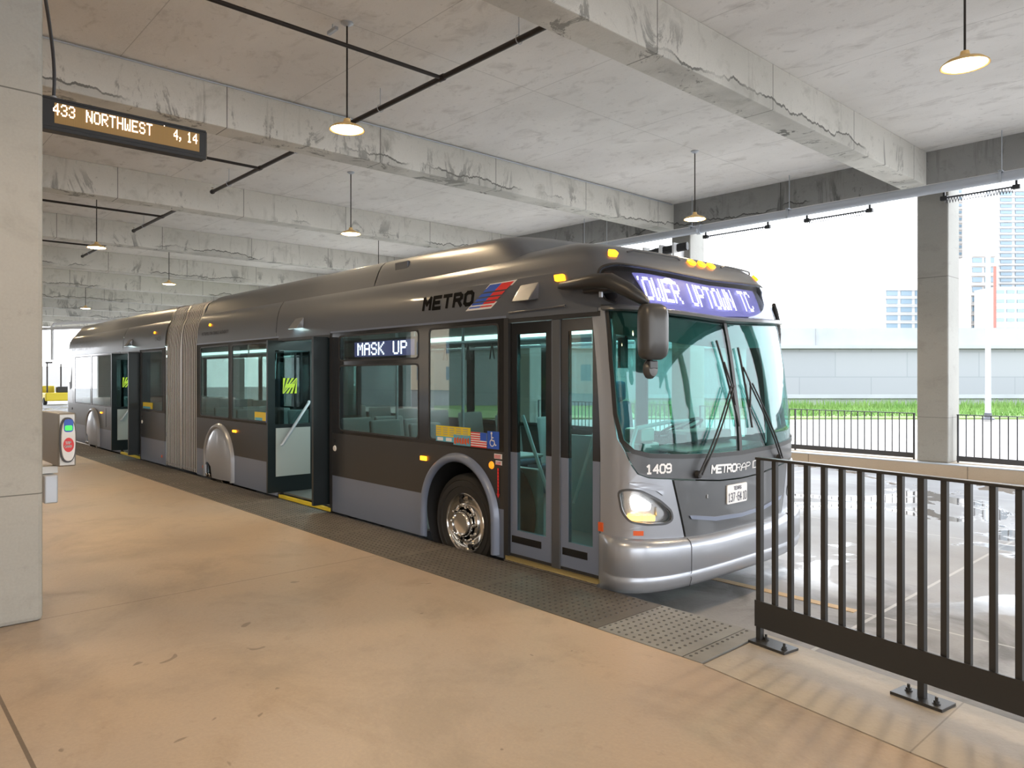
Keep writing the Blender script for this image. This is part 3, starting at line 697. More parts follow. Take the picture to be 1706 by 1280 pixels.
def tower(name, lb, l0, l1, dep, depth, h, nfl, bays, mt, z0=4, wh=.5):
    t = thing(name, lb, 'building', W((l0+l1)/2, dep, -.3))
    b = MB(); wbox(b, l0, l1, dep, dep+depth, -.3, h); b.build('wall', mt, t)
    fh = (h - z0)/nfl; bw = (l1-l0)/bays
    for f in range(nfl):
        b = MB()
        for q in range(bays): wbox(b, l0+bw*(q+.12), l0+bw*(q+.88), dep-.25, dep+.1, z0+fh*(f+.3), z0+fh*(f+.3+wh))
        b.build('window_band', M['glassb'], t)
        b = MB(); wbox(b, l0-.3, l1+.3, dep-.7, dep, z0+fh*(f+.92), z0+fh*(f+1.0)); b.build('floor_ledge', mt, t)
tower('apartment_tower', 'tall pale residential tower with balcony bands behind the rusty post', 169, 200, 255, 16, 66, 28, 6, M['tower'], 6)
tower('apartment_tower', 'pale slab tower set behind the taller banded tower', 156, 168.2, 274, 20, 72, 24, 3, M['tower2'], 10, .35)
tower('office_building', 'small blue-white office block showing left of the middle column', 131, 146, 258, 10, 32, 9, 3, M['tower'], 6, .6)
tower('apartment_block', 'low cream block with balconies beside the light pole', 150, 158, 240, 14, 41, 11, 2, M['tower2'], 6)
tower('apartment_block', 'low cream block in front of the tall tower', 148, 186, 225, 10, 29, 8, 12, M['tower2'], 6, .35)

# far end of the lane
b = MB(); b.box((-84,2,-.3),(-83,26,2.6)); struct(b.build('wall_far', M['tower2']), 'pale low wall beyond the far end of the lane')
t = thing('utility_cart', 'yellow utility cart parked beyond the tail of the bus', 'cart', (-57,10.4,-.25))
b = MB(); b.box((-58.6,9.9,.0),(-56.2,11.6,.55)); b.box((-58.4,9.95,.5),(-57.6,10.7,1.0)); b.build('body', M['yellow'], t, bevel=.08)
b = MB(); b.box((-57.4,10.7,.55),(-56.9,11.4,.95)); b.build('seat', M['matblack'], t, bevel=.05)
b = MB(); b.cyl((-57.3,10.2,.55),(-57.3,10.2,2.6),.05,8); b.cyl((-57.3,11.0,.55),(-57.3,11.0,2.5),.05,8); b.box((-57.8,10.1,2.5),(-57.2,10.5,2.62)); b.build('mast', M['iron'], t)
for x in (-58.2,-56.6):
    b = MB(); b.lathe([(0,-.1),(.22,-.1),(.25,-.06),(.25,.06),(.22,.1),(0,.1)], (x,9.95,0), (0,1,0), 20); b.build('wheel', M['rubber'], t)
t = thing('ceiling_pipes', 'pair of white pipes bending down at the far end of the lane', 'pipe', (-50,8,4.6))
for k in range(2):
    b = MB(); b.tube([(-42,12.5,4.75-.35*k),(-50,9.3-.8*k,4.75-.35*k),(-50.2,9.2-.8*k,4.6-.35*k),(-50.2,9.2-.8*k,2.6)],.09,10); b.build('pipe_run', M['white'], t)
b = MB(); b.box((-64.4,-14.3,-.05),(-64,-6.0,5.9)); struct(b.build('wall_left_added', M['column']), 'added concrete end wall beside the lane exit, blocking white window reflections')  # unseen wall added to keep white daylight out of the rear window reflections
# what the bus windows mirror from behind the platform
for l0, l1, lb in ((-90,-52,'long tan building far across the street behind the platform'),(-50,-22,'tan building across the street behind the platform'),(-20,24,'pale building across the street behind the viewer')):
    t = thing('street_building', lb, 'building', (l0,-45,-.1))
    b = MB(); b.box((l0,-55,-.1),(l1,-45,13 if l0 > -30 else 9)); b.build('wall', mat('tan_stucco', (.62,.48,.34), .8), t)
    for q in range(6):
        for f in range(3 if l0 > -30 else 2):
            x = l0+1.2+q*(l1-l0-1.5)/6; b = MB(); b.box((x,-45.1,1.2+f*3.2),(x+1.3,-44.95,2.8+f*3.2)); b.build('window', M['glassb'], t)

# ================================================================== ARTICULATED BUS
BUS = thing('articulated_bus', 'long grey articulated city bus with lit destination sign standing at the platform', 'bus', (-13, YC, ROADZ))
def part(mb, name, mt, parent=BUS, **k): return mb.build(name, mt, parent, **k)
def sp(poly, name, mt, off=0., th=.02, holes=(), parent=BUS, fn=near, **k):
    b = MB(); patch(b, [poly] + list(holes), fn, off, th); return part(b, name, mt, parent, **k)
def fp(poly, name, mt, off=0., th=.02, holes=(), parent=BUS, **k):
    b = MB(); patch(b, [poly] + list(holes), P, off, th, GS, GV); return part(b, name, mt, parent, **k)

XF, XD0, XD1 = -3.78, -3.79, -4.88      # front door opening
MD0, MD1 = -8.08, -9.50                 # middle door opening
BE0, BE1 = -12.64, -14.28               # bellows
RD0, RD1 = -15.78, -17.15               # rear door opening
XR = -22.15                             # tail
SK, WB, BL = .45, .965, 2.19            # skirt top, window bottom, belt
def arch(xc, r, z0, zc, n=24):
    return [(xc - r, z0)] + [(xc - r*math.cos(PI*k/n), zc + r*math.sin(PI*k/n)) for k in range(n+1)] + [(xc + r, z0)]
def arch_band(xc, r, lo, hi, x0, x1, zc):   # polygon of the band lo..hi between x0<x1 minus a wheel arch
    a = [p for p in arch(xc, r, -1, zc, 48)]
    pts = []
    for p, q in zip(a, a[1:]):
        n = 8
        for k in range(n):
            t = k/n; pts.append((p[0]+(q[0]-p[0])*t, p[1]+(q[1]-p[1])*t))
    ins = [p for p in pts if lo < p[1] < hi]
    def xat(z):
        if z <= zc: return r
        return math.sqrt(max(r*r - (z-zc)**2, 0))
    if hi <= zc + r:   # the arch cuts right through the band
        L = [p for p in ins if p[0] < xc]; R = [p for p in ins if p[0] >= xc]
        return [[(x0,lo),(xc-xat(lo),lo)] + L + [(xc-xat(hi),hi),(x0,hi)], [(xc+xat(lo),lo),(x1,lo),(x1,hi),(xc+xat(hi),hi)] + R]
    return [[(x0,lo),(xc-xat(lo),lo)] + ins + [(xc+xat(lo),lo),(x1,lo),(x1,hi),(x0,hi)]]
W1, W2, W3 = -5.58, -11.64, -19.45
def side_band(x0, x1, xc, r=.545, zc=.31):
    for poly in arch_band(xc, r, .01, SK, x0, x1, zc): sp(poly, 'skirt_panel', M['skirt'], -.004)
    for poly in arch_band(xc, r, SK, WB, x0, x1, zc): sp(poly, 'side_panel', M['char'])
side_band(MD0, XD1, W1)
side_band(BE0, MD1, W2)
sp(rect(RD0, .01, BE1, SK)[::1], 'skirt_panel', M['skirt'], -.004); sp(rect(RD0, SK, BE1, WB), 'side_panel', M['char'])
side_band(XR+.1, RD1, W3)
# thin panel gaps
for x in (-18.35,):
    b = MB(); b.box((x-.006, YN-.004, .5), (x+.006, YN+.01, .93)); part(b, 'panel_gap', M['matblack'])

# window bands: black surround with openings, and a pane in each opening
def win_band(x0, x1, wins, fn=near, gl='gside'):
    hs = [rnd(rect(a, c, b_, d), .05, 4) for a, c, b_, d in wins]
    o = sp(rect(x0, WB, x1, BL), 'window_surround', M['char'] if 0 else M['matte_win'], 0, .02, hs, fn=fn)
    for a, c, b_, d in wins:
        q = sp(rnd(rect(a+.012, c+.012, b_-.012, d-.012), .045, 4), 'window_pane', M[gl], -.002, .006, fn=fn)
        b = MB(); patch(b, [rnd(rect(a-.004, c-.004, b_+.004, d+.004), .054, 4), rnd(rect(a+.014, c+.014, b_-.014, d-.014), .045, 4)], fn, .003, .012); part(b, 'window_seal', M['matblack'], q)
M['matte_win'] = mat('window_band_gloss', (.016,.015,.014), .10)
win_band(MD0, XD1, [(-6.06,1.01,-4.99,2.13),(-7.88,1.0,-6.24,1.78),(-7.88,1.83,-6.24,2.13)])
win_band(BE0, MD1, [(-12.47,1.0,-11.26,2.13),(-11.14,1.0,-9.62,2.13)])
win_band(RD0, BE1, [(-15.68,1.0,-14.42,2.13)][:1])
win_band(-21.55, RD1, [(-21.3,.98,-19.72,2.13),(-19.6,.98,-17.95,2.13)])
# far side: same rhythm, plain
sp(rect(XR+.1, .01, -3.78, SK), 'skirt_panel', M['skirt'], -.004, fn=far); sp(rect(XR+.1, SK, -3.78, WB), 'side_panel', M['char'], fn=far)
win_band(-12.6, -3.80, [(-5.3,1.0,-4.0,2.1),(-6.9,1.0,-5.45,2.1),(-8.5,1.0,-7.05,2.1),(-10.4,1.0,-8.65,2.1),(-12.4,1.0,-10.55,2.1)], far, 'gfar')
win_band(-21.6, -14.3, [(-16.0,1.0,-14.5,2.1),(-17.7,1.0,-16.15,2.1),(-19.4,1.0,-17.85,2.1),(-21.3,1.0,-19.55,2.1)], far, 'gfar')

# roof: cove, shoulder and crown in three lengths
def section(fair=False, x=-9):
    rows = []; v = BL
    for k in range(19):
        v = BL + (3.5-BL)*(k/18)
        z, w_, a, c = row(v)
        if z > BL: z -= (z-BL)*.06*ss((-x-4.5)/1.5)
        rows.append((w_, z))
    return rows
def loft(name, xs_, secf, mt, parent=BUS, closed_ends=False, y0=YC):
    b = MB(); vs = []; n = None
    for x in xs_:
        s_ = secf(x); full = [(-w_, z) for w_, z in s_] + [(w_, z) for w_, z in s_[::-1]]; n = len(full)
        vs += [(x, y0 + y, z) for y, z in full]
    fs = [(i*n+k, i*n+k+1, (i+1)*n+k+1, (i+1)*n+k) for i in range(len(xs_)-1) for k in range(n-1)]
    if closed_ends: fs += [tuple(range(n)), tuple(range((len(xs_)-1)*n, len(xs_)*n))[::-1]]
    b.add(vs, fs, True); return part(b, name, mt, parent, sharp=50)
loft('roof', [-6.0, -6.3, -9.6], lambda x: section(), M['roofp'])
loft('roof', [-9.62, -11, BE0], lambda x: section(), M['roofp'])
loft('roof', [BE1, -17.0], lambda x: section(), M['roofp']); loft('roof', [-17.03, XR+.12], lambda x: section(), M['roofp'])
for x in (-9.61, -17.015):
    b = MB(); n0 = [( -w_, z) for w_, z in section()]
    b.tube([(x, YC+y+.006, z) for y, z in n0[:8]], .007, 5); part(b, 'roof_seam', M['matblack'])
# belt trim
for x0, x1 in ((XD1, MD0), (MD1, BE0), (RD0, BE1), (XR+.1, RD1)):
    b = MB(); b.box((x0, YN-.008, BL-.018), (x1, YN+.005, BL+.002)); part(b, 'belt_trim', M['skirt'])
for x0, x1 in ((MD0, MD1), (RD0, RD1), (XD0-.02, XD1)):
    b = MB(); b.box((x0, YN-.010, BL-.03), (x1, YN+.02, BL+.004)); part(b, 'belt_trim', M['roofp'])

# roof fairing over the gas tanks
def fsec(top):
    base = [(1.19,2.655),(1.175,2.70),(1.145,2.78),(1.115,2.86),(1.08,2.92),(1.03,2.965),(.95,2.995),(.8,3.02),(.5,3.045),(.02,3.06)]
    return lambda x: [(w_, 2.64 + (z-2.64)*top(x)) for w_, z in base]
def tf(x):
    return 1 - 1.15*ss((x+5.25)/.75) if x > -12 else 1 - .10*ss((-x-12.3)/.3)
loft('roof_fairing', [BE0+.01,-12.55,-12.45,-12.3,-10,-7.3], fsec(tf), M['roofp'])
loft('roof_fairing', [-7.28,-6.5,-5.9,-5.6,-5.3,-5.15,-5.05,-4.95,-4.85,-4.75,-4.65,-4.5], fsec(tf), M['roofp'])
loft('roof_fairing', [BE1-.01,-14.5,-21.6,-21.9,-22.1], fsec(lambda x: .93 if x > -21.7 else .93-.5*ss((-x-21.7)/.4)), M['roofp'])
b = MB(); b.box((-6.95,YC-1.125,2.80),(-6.70,YC-1.085,2.92)); part(b, 'fairing_hatch', M['roofp'], bevel=.01)

# front roof cap with the opening for the destination sign
sign = rnd([(.10,2.27),(.12,2.50),(.30,2.545),(.70,2.53),(SM,2.505),(SL-.70,2.53),(SL-.30,2.545),(SL-.12,2.50),(SL-.10,2.27),(SL-.25,2.205),(SM,2.165),(.25,2.205)], .10)
vv = [BL + (3.5-BL)*k/20 for k in range(21)]
XE = -6.0
lft = [(XE - row(v)[3], v) for v in vv]; rgt = [(SL - (XE - row(v)[3]), v) for v in vv][::-1]
fp(lft + rgt + [(SL-.12, BL),(SL-.18,2.195),(SM,2.145),(.18,2.195),(.12,BL)], 'front_roof_cap', M['roofp'], 0, .02, [sign], sharp=60)
fp(sign, 'sign_glass', M['glass_sign'] if 0 else M['black_sign'], -.012, .006) if 0 else None
M['black_sign'] = glass('dark_sign_glass', (.62,.64,.72), .8)
fp(sign, 'sign_glass', M['black_sign'], -.004, .006)
fp([(s, v) for s, v in sign], 'sign_backing', M['matblack'], -.07, .01)
rim_o = rnd([(SM+(s-SM)*1.012, 2.35+(v-2.35)*1.07) for s, v in sign], .02)
fp(rim_o, 'sign_rim', M['matblack'], .004, .012, [sign])
led = [(.50,2.515),(.62,2.52),(SM,2.485),(2.40,2.505),(2.36,2.235),(SM,2.19),(.62,2.22)]
fp(led, 'led_board', M['ledbg'], -.05, .01)
fu = lambda u, v: P(u, v - .035*(1-abs(u-SM)/1.3)*1.0, -.035)
b = MB(); du = .0207; dots(b, 'OWER UPTOWN TC', fu, .555, 2.285, du, .0285, .47, .72); part(b, 'led_lettering', M['ledw'], label='glowing white text OWER UPTOWN TC')
b = MB(); patch(b, [[(.515,2.44),(.525,2.44),(.535,2.475),(.515,2.475)]], P, -.035, 0); part(b, 'led_lettering', M['ledw'])

# sign visor lip under the destination sign
b = MB(); pv = []
for k in range(61):
    s = .10 + (SL-.2)*k/60; v = 2.19 - .05*(1-abs(s-SM)/1.42)**.8
    pv.append((s, v))
vs = []; prof = [(.022,0),(.020,.028),(.004,.048),(-.022,.05),(-.028,.02),(-.02,0)]
for s, v in pv: vs += [P(s, v+dz, o) for dz, o in prof]
m_ = len(prof); b.add(vs, [(i*m_+k, i*m_+(k+1)%m_, (i+1)*m_+(k+1)%m_, (i+1)*m_+k) for i in range(60) for k in range(m_)], True)
part(b, 'sign_visor', M['charg'])

# windscreen
ws = [(.14,2.165),(.125,1.78),(.13,1.36),(.17,1.16),(.25,1.085),(.38,1.052),(.70,1.03),(1.03,1.015),(SM,1.005)]
ws_top = [(SM,2.118),(.9,2.145),(.5,2.16)]
wsl = [p for p in ws] + mir(ws)[1:] + [(SL-.5,2.16),(SL-.9,2.145)] + ws_top
wsr = rnd(wsl, .05, 3)
half = [p for p in ws[:-1]] + [(SM-.008,1.005),(SM-.008,2.118),(.9,2.145),(.5,2.16)]
for h in (half, mir(half)): fp(h, 'windscreen', M['gws'], -.004, .008)
b = MB(); patch(b, [[(SM-.014,1.0),(SM+.014,1.0),(SM+.014,2.125),(SM-.014,2.125)]], P, .006, .03, None, GV); part(b, 'windscreen_divider', M['matblack'])
def grow(poly, d):
    out = []; n = len(poly); ar = sum(poly[i-1][0]*poly[i][1]-poly[i][0]*poly[i-1][1] for i in range(n)); sg = 1 if ar > 0 else -1
    for i in range(n):
        a = Vector(poly[i-1]); c = Vector(poly[(i+1) % n]); t = (c-a).normalized(); out.append((poly[i][0]+t.y*d*sg, poly[i][1]-t.x*d*sg))
    return out
fp(grow(wsl, .03), 'windscreen_seal', M['matblack'], .006, .03, [grow(wsl, -.006)])
# dark header inside the glass, deepened to stand in for the ceiling's dark reflection
hd = [(.16,2.16),(.16,1.98),(.9,1.92),(SM,1.90),(SL-.9,1.92),(SL-.16,1.98),(SL-.16,2.16),(SM,2.118)]
fp(hd, 'header_reflection_strip', M['matblack'], -.03, .01)

# corners, cheeks, front panels
lampL = rnd([(.125,.765),(.20,.785),(.30,.775),(.47,.69),(.585,.60),(.60,.53),(.53,.505),(.36,.51),(.22,.535),(.155,.61)], .035, 3)
g_ = grow(wsl, .028)
cheek = [(-.045,.40),(.73,.37),(.70,.47),(.585,.845),(.37,.865),(.275,.90),(.225,.97),(.175,1.08),(.12,1.17),(.095,1.36),(.09,1.78),(.105,2.175),(.10,BL),(-.045,BL)]
for q, lm in ((cheek, lampL), (mir(cheek), mir(lampL))): fp(q, 'corner_panel', M['silver'], 0, .02, [lm])
band = [(.19,1.07),(.235,.975),(.28,.908),(.37,.873),(.60,.852),(1.2,.79),(SM,.78)]
bt = [(SM,.985),(1.03,.995),(.70,1.008),(.38,1.03),(.25,1.06)]
fp(band + mir(band)[1:] + mir(bt)[:-1] + bt, 'front_band', M['charg'], .002, .02)
hatch = [(.605,.838),(.72,.47),(.745,.375),(1.2,.325),(SM,.305)]
ht = [(SM,.768),(1.2,.778)]
fp(hatch + mir(hatch)[1:] + mir(ht)[:-1] + ht, 'front_hatch', M['charg'], .004, .02)
acc = rnd([(.885,.845),(1.04,.985),(SM,.975),(SL-1.04,.985),(SL-.885,.845),(SM,.80)], .03, 3)
fp(acc, 'wiper_access_panel', M['charg'], .012, .012)
st = [(.775,.545),(.80,.515),(1.12,.462),(SM,.445)]; s2 = [(SM,.478),(1.12,.495),(.82,.542)]
fp(st + mir(st)[1:] + mir(s2)[:-1] + s2, 'chrome_strip', M['skirt'], .016, .014)
fp([(1.0,.66),(1.012,.66),(1.012,.69),(1.0,.69)], 'hatch_latch', M['chrome'], .012, .01)
# headlamps
M['lamphouse'] = mat('headlamp_reflector', (.62,.64,.66), .22, .8)
def headlamp(f):
    hl = thing_part = fp(f(lampL), 'headlamp', M['lamphouse'], -.05, .01)
    fp(f(rnd([(.215,.725),(.29,.73),(.41,.665),(.40,.615),(.235,.615)], .03, 3)), 'headlamp_bulb', M['headl'], -.030, .015, parent=hl)
    fp(f(rnd([(.46,.64),(.53,.60),(.53,.56),(.46,.56)], .02, 3)), 'daytime_lamp', M['lamphouse'], -.030, .015, parent=hl)
    fp(f(rnd([(.19,.585),(.44,.575),(.44,.53),(.22,.545)], .012, 3)), 'turn_signal', M['turn'], -.022, .012, parent=hl)
    fp(f(lampL), 'headlamp_lens', M['glens'], -.003, .005, parent=hl)
    b = MB(); patch(b, [grow(f(lampL), .008), grow(f(lampL), -.010)], P, .004, .02, GS, GV); part(b, 'lens_rim', M['charg'], hl)
headlamp(lambda p: p); headlamp(mir)
for f in (lambda p: p, mir):
    fp(f(rnd([(.20,.835),(.30,.80),(.44,.765),(.50,.72),(.52,.79),(.42,.825),(.26,.845)], .02, 3)), 'lamp_brow', M['silver'], .012, .014)
    fp(f([(.245,.468),(.325,.466),(.325,.43),(.245,.432)]), 'corner_reflector', M['redor'], .004, .008)
b = MB(); b.box((-3.80,YN-.010,.435),(-3.755,YN+.01,.505)); part(b, 'side_reflector', M['redor'])

# bumper
bp = [(.415,-.01),(.41,.035),(.385,.07),(.35,.082),(.15,.084),(.135,.074),(.120,.074),(.105,.084),(.04,.066),(.0,.03),(-.03,-.02)]
b = MB(); vs = []; N = 110
for k in range(N+1):
    s = -.06 + (SL+.12)*k/N; rp_ = ss(min(s+.06, SL+.06-s)/.22)
    sag = -.05*ss(min(s, SL-s)/1.2)
    vs += [P(s, z+sag*(z > .3), o*rp_ + .001) for z, o in bp]
m_ = len(bp); b.add(vs, [(i*m_+k, i*m_+k+1, (i+1)*m_+k+1, (i+1)*m_+k) for i in range(N) for k in range(m_-1)], True)
b.add([P(-.06, z, .001) for z, o in bp], [tuple(range(m_))])
part(b, 'bumper', M['silver'], sharp=70)
for s in (.72, SL-.72):
    b = MB(); b.tube([P(s, z-.03, o+.002) for z, o in bp[1:9]], .003, 4); part(b, 'bumper_seam', M['matblack'])
b = MB(); patch(b, [[(-.0,-.02),(SL,-.02),(SL,.02),(0,.02)]], P, -.12, .02, GS); b.box((-22.0,YN+.6,-.02),(-3.9,2*YC-YN-.6,.06))
part(b, 'floor_pan', M['matblack'])

# front markings
b = MB()
for s0, s1, va in ((.50,1.22,2.655),(SL-1.10,SL-.42,2.655)):
    b.tube([P(s0+(s1-s0)*k/12, va + (0 if k in (0,12) else 0), .004 if k in (0,12) else .022) for k in range(13)], .009, 6)
part(b, 'roof_grab_rail', M['charg'])
def marker(s, v, lit='amber', w_=.05, h=.022):
    fp(rnd([(s-w_,v-h*.6),(s-w_*.6,v+h),(s+w_*.7,v+h),(s+w_,v-h*.2),(s+w_*.6,v-h),(s-w_*.8,v-h)], .006, 2), 'marker_lamp', M[lit], .022, .022)
marker(.32,2.625); marker(SL-.32,2.625)
for s in (SM-.13, SM+.035, SM+.20): marker(s, 2.645, 'amber')
sp(rnd(rect(-4.27,2.44,-4.16,2.495), .01, 2), 'marker_lamp', M['amber'], .02, .03, fn=lambda a, c, o=0.: P(a+3.9, c, o))
b = MB(); text(b, '1409', lambda u, v: P(u, v, .006), .345, .905, .062, .046, .0075, .32); part(b, 'fleet_number', M['white'], label='white number 1409')
b = MB(); fm = lambda u, v: P(u, v - .02*(1-abs(u-SM)/.5), .016)
u = text(b, 'METRO', fm, 1.055, .862, .058, .062, .0085, .22, .14); text(b, 'RAPID', fm, u, .862, .058, .060, .0036, .25, .14); part(b, 'front_lettering', M['white'], label='white lettering METRORAPID')
pl = fp(rnd([(1.285,.575),(1.60,.575),(1.60,.735),(1.285,.735)], .015, 2), 'number_plate', M['white'], .016, .01)
b = MB(); fq = lambda u, v: P(u, v, .019)
text(b, '137*6410', fq, 1.30, .595, .068, .027, .0036, .36); text(b, 'TEXAS', fq, 1.385, .690, .026, .019, .0028, .35)
part(b, 'plate_lettering', mat('plate_navy', (.03,.03,.07), .5), pl, label='dark characters TEXAS 137-6410')

# wipers
def wiper(piv, knee, tip, b0, b1, mirror=False):
    f = (lambda s: SL - s) if mirror else (lambda s: s)
    q = lambda p, o: P(f(p[0]), p[1], o)
    b = MB(); b.lathe([(0,0),(.035,0),(.03,.03),(0,.04)], q(piv, .015), (1,0,0), 12); root = part(b, 'wiper', M['matblack'])
    b = MB()
    for d in (-.022, .022):
        n = 8; b.tube([q((piv[0]+d+(knee[0]-piv[0])*k/n, piv[1]+(knee[1]-piv[1])*k/n), .05) for k in range(n+1)], .008, 6)
    part(b, 'wiper_arm', M['matblack'], root)
    b = MB(); n = 8; pts = [q((b0[0]+(b1[0]-b0[0])*k/n, b0[1]+(b1[1]-b0[1])*k/n), .018) for k in range(n+1)]; b.tube(pts, .010, 6)
    b.tube([q(((b0[0]*3+b1[0])/4,(b0[1]*3+b1[1])/4), .03), q((knee[0],knee[1]), .045), q(((b0[0]+b1[0]*3)/4,(b0[1]+b1[1]*3)/4), .03)], .008, 6)
    part(b, 'wiper_blade', M['matblack'], root)
wiper((.86,.865),(1.40,1.56),None,(1.30,1.95),(1.49,1.22))
wiper((.86,.90),(1.32,1.58),None,(1.40,1.90),(1.33,1.20), True)

# mirror arms and mirrors
def foil(pts, wd, th, name, parent=BUS, mt=None):
    b = MB(); n = 12; vs = []
    for i, (p, ww, tt) in enumerate(zip(pts, wd, th)):
        p = Vector(p); d = (Vector(pts[min(i+1,len(pts)-1)]) - Vector(pts[max(i-1,0)])).normalized(); side = d.cross(Vector((0,0,1))).normalized(); up = side.cross(d)
        for k in range(n):
            a = 2*PI*k/n; vs.append(p + side*math.cos(a)*ww + up*math.sin(a)*tt)
    b.add(vs, [(i*n+k, i*n+(k+1)%n, (i+1)*n+(k+1)%n, (i+1)*n+k) for i in range(len(pts)-1) for k in range(n)] + [tuple(range(n)), tuple(range((len(pts)-1)*n, len(pts)*n))], True)
    return part(b, name, mt or M['matblack'], parent)
arm = foil([(-4.20,4.36,2.38),(-4.12,4.33,2.385),(-3.9,4.27,2.375),(-3.70,4.24,2.375),(-3.55,4.24,2.36),(-3.40,4.27,2.28),(-3.30,4.31,2.205),(-3.27,4.33,2.18)], [.01,.045,.065,.08,.08,.075,.06,.02], [.012,.035,.048,.058,.062,.055,.04,.02], 'mirror_arm')
b = MB(); b.cyl((-3.72,4.33,2.26),(-3.72,4.33,2.34),.016,10); part(b, 'arm_bolt', M['galv'], arm)
b = MB(); b.box((-3.9,4.30,2.30),(-3.62,4.46,2.36)); part(b, 'arm_bracket', M['matblack'], arm, bevel=.02)
def mirror_head(c, dirx, name='mirror'):
    # a deep rounded housing facing the bus nose; the reflective side looks back at the driver
    c = Vector(c); n = Vector(dirx).normalized(); s = Vector((-n.y, n.x, 0)); Z = Vector((0,0,1)); prof = []
    b = MB(); ov = [(math.copysign(abs(math.cos(2*PI*k/40))**.45, math.cos(2*PI*k/40))*.112, math.copysign(abs(math.sin(2*PI*k/40))**.38, math.sin(2*PI*k/40))*.205) for k in range(40)]
    vs = []; lv = ((-.03,.96),(-.02,1.0),(.03,1.0),(.065,.93),(.085,.75),(.095,.4))
    for o, k in lv:
        for x, y in ov: vs.append(c + n*o + s*x*k + Z*y*k)
    m = 40; b.add(vs, [(i*m+k, i*m+(k+1)%m, (i+1)*m+(k+1)%m, (i+1)*m+k) for i in range(5) for k in range(m)] + [tuple(range(m))[::-1], tuple(range(5*m,6*m))], True)
    h = part(b, name, M['mirrorh'], sharp=50)
    b = MB(); b.add([c - n*.032 + s*x*.9 + Z*y*.9 for x, y in ov], [tuple(range(40))]); part(b, 'mirror_glass', M['chrome'], h)
    return h
M['mirrorh'] = mat('mirror_housing', (.045,.044,.043), .35)
mh = mirror_head((-3.25,4.345,1.972), (.98,-.25,0))
b = MB(); b.box((-3.28,4.30,1.70),(-3.23,4.40,1.765)); part(b, 'convex_mirror_mount', M['matblack'], mh, bevel=.01)
b = MB(); b.lathe([(0,.03),(.05,.025),(.07,0),(.07,-.02),(0,-.02)], (-3.26,4.35,1.70), (1,0,0), 20); part(b, 'convex_mirror', M['mirrorh'], mh)
foil([P(SL-.25,2.36,.03),P(SL-.15,2.30,.07),P(SL-.12,2.2,.10),P(SL-.10,2.08,.11),P(SL-.10,1.98,.10)], [.02,.03,.03,.03,.02],[.02,.03,.03,.03,.02], 'mirror_arm')

# A pillars and front door frame
for x0, x1, z0, z1 in ((XD1-.03,XD1+.03,.0,2.17),):
    b = MB(); b.box((x0,YN-.012,z0),(x1,YN+.03,z1)); part(b, 'door_post', M['matblack'])
b = MB(); b.box((XD1+.03,YN-.006,2.125),(XD0,YN+.03,2.165)); part(b, 'door_header', M['matblack'])
def door_leaf(x0, x1, name='front_door_leaf'):
    y = YN + .012
    fr = rect(x0,.075,x1,2.12); gl = rnd(rect(x0+.085,.285,x1-.075,2.02), .02, 3)
    lo = [(x0,.075),(x1,.075),(x1,.975),(x0,.975)]
    fn = lambda a, c, o=0.: (a, y - o, c)
    # lower silver frame and upper black frame share the glass opening
    gL, gR = x0+.085, x1-.075
    b = MB(); patch(b, [[(x0,.075),(x1,.075),(x1,.975),(gR,.975),(gR,.285),(gL,.285),(gL,.975),(x0,.975)]], fn, 0, .04); root = part(b, name, M['skirt'])
    b = MB(); patch(b, [[(x0,2.12),(x1,2.12),(x1,.975),(gR,.975),(gR,2.02),(gL,2.02),(gL,.975),(x0,.975)]], fn, 0, .04); part(b, 'upper_frame', M['black'], root)
    b = MB(); patch(b, [rect(gL,.285,gR,2.02)], fn, -.006, .008); part(b, 'door_pane', M['gdoor'], root)
    b = MB(); b.box((x0+.02,y-.003,.175),(x1-.13,y+.01,.235)); part(b, 'leaf_vent', M['black'], root)
    b = MB(); b.box((x0,y-.002,.0),(x1,y+.02,.073)); part(b, 'bottom_seal', M['matblack'], root)
    xm = (x0+x1)/2; b = MB(); b.tube([(gL+.02,y+.07,.42 if x0 < -4.5 else .95),(gR-.02,y+.07,.95 if x0 < -4.5 else .42)] if False else [(gL+.0,y+.07,1.3),(gR-.02,y+.07,.6)] if x0 < -4.5 else [(gL,y+.07,.6),(gR,y+.07,1.3)], .016, 8); part(b, 'grab_bar', M['galv'], root)
door_leaf(-4.845,-4.325); door_leaf(-4.225,-3.80)
b = MB(); b.box((-4.325,YN-.002,.0),(-4.225,YN+.04,2.13)); part(b, 'door_edge_seal', M['charg'], bevel=.01)
b = MB(); b.box((XD1,YN-.04,.0),(XD0,YN+.02,.022)); b.box((XD1,YN-.028,-.005),(XD0,YN-.0,.0)); part(b, 'door_threshold', M['chrome'])
b = MB(); b.box((XD1,YN-.02,.022),(XD0,YN+.01,.05)); part(b, 'threshold_edge', M['sill'])

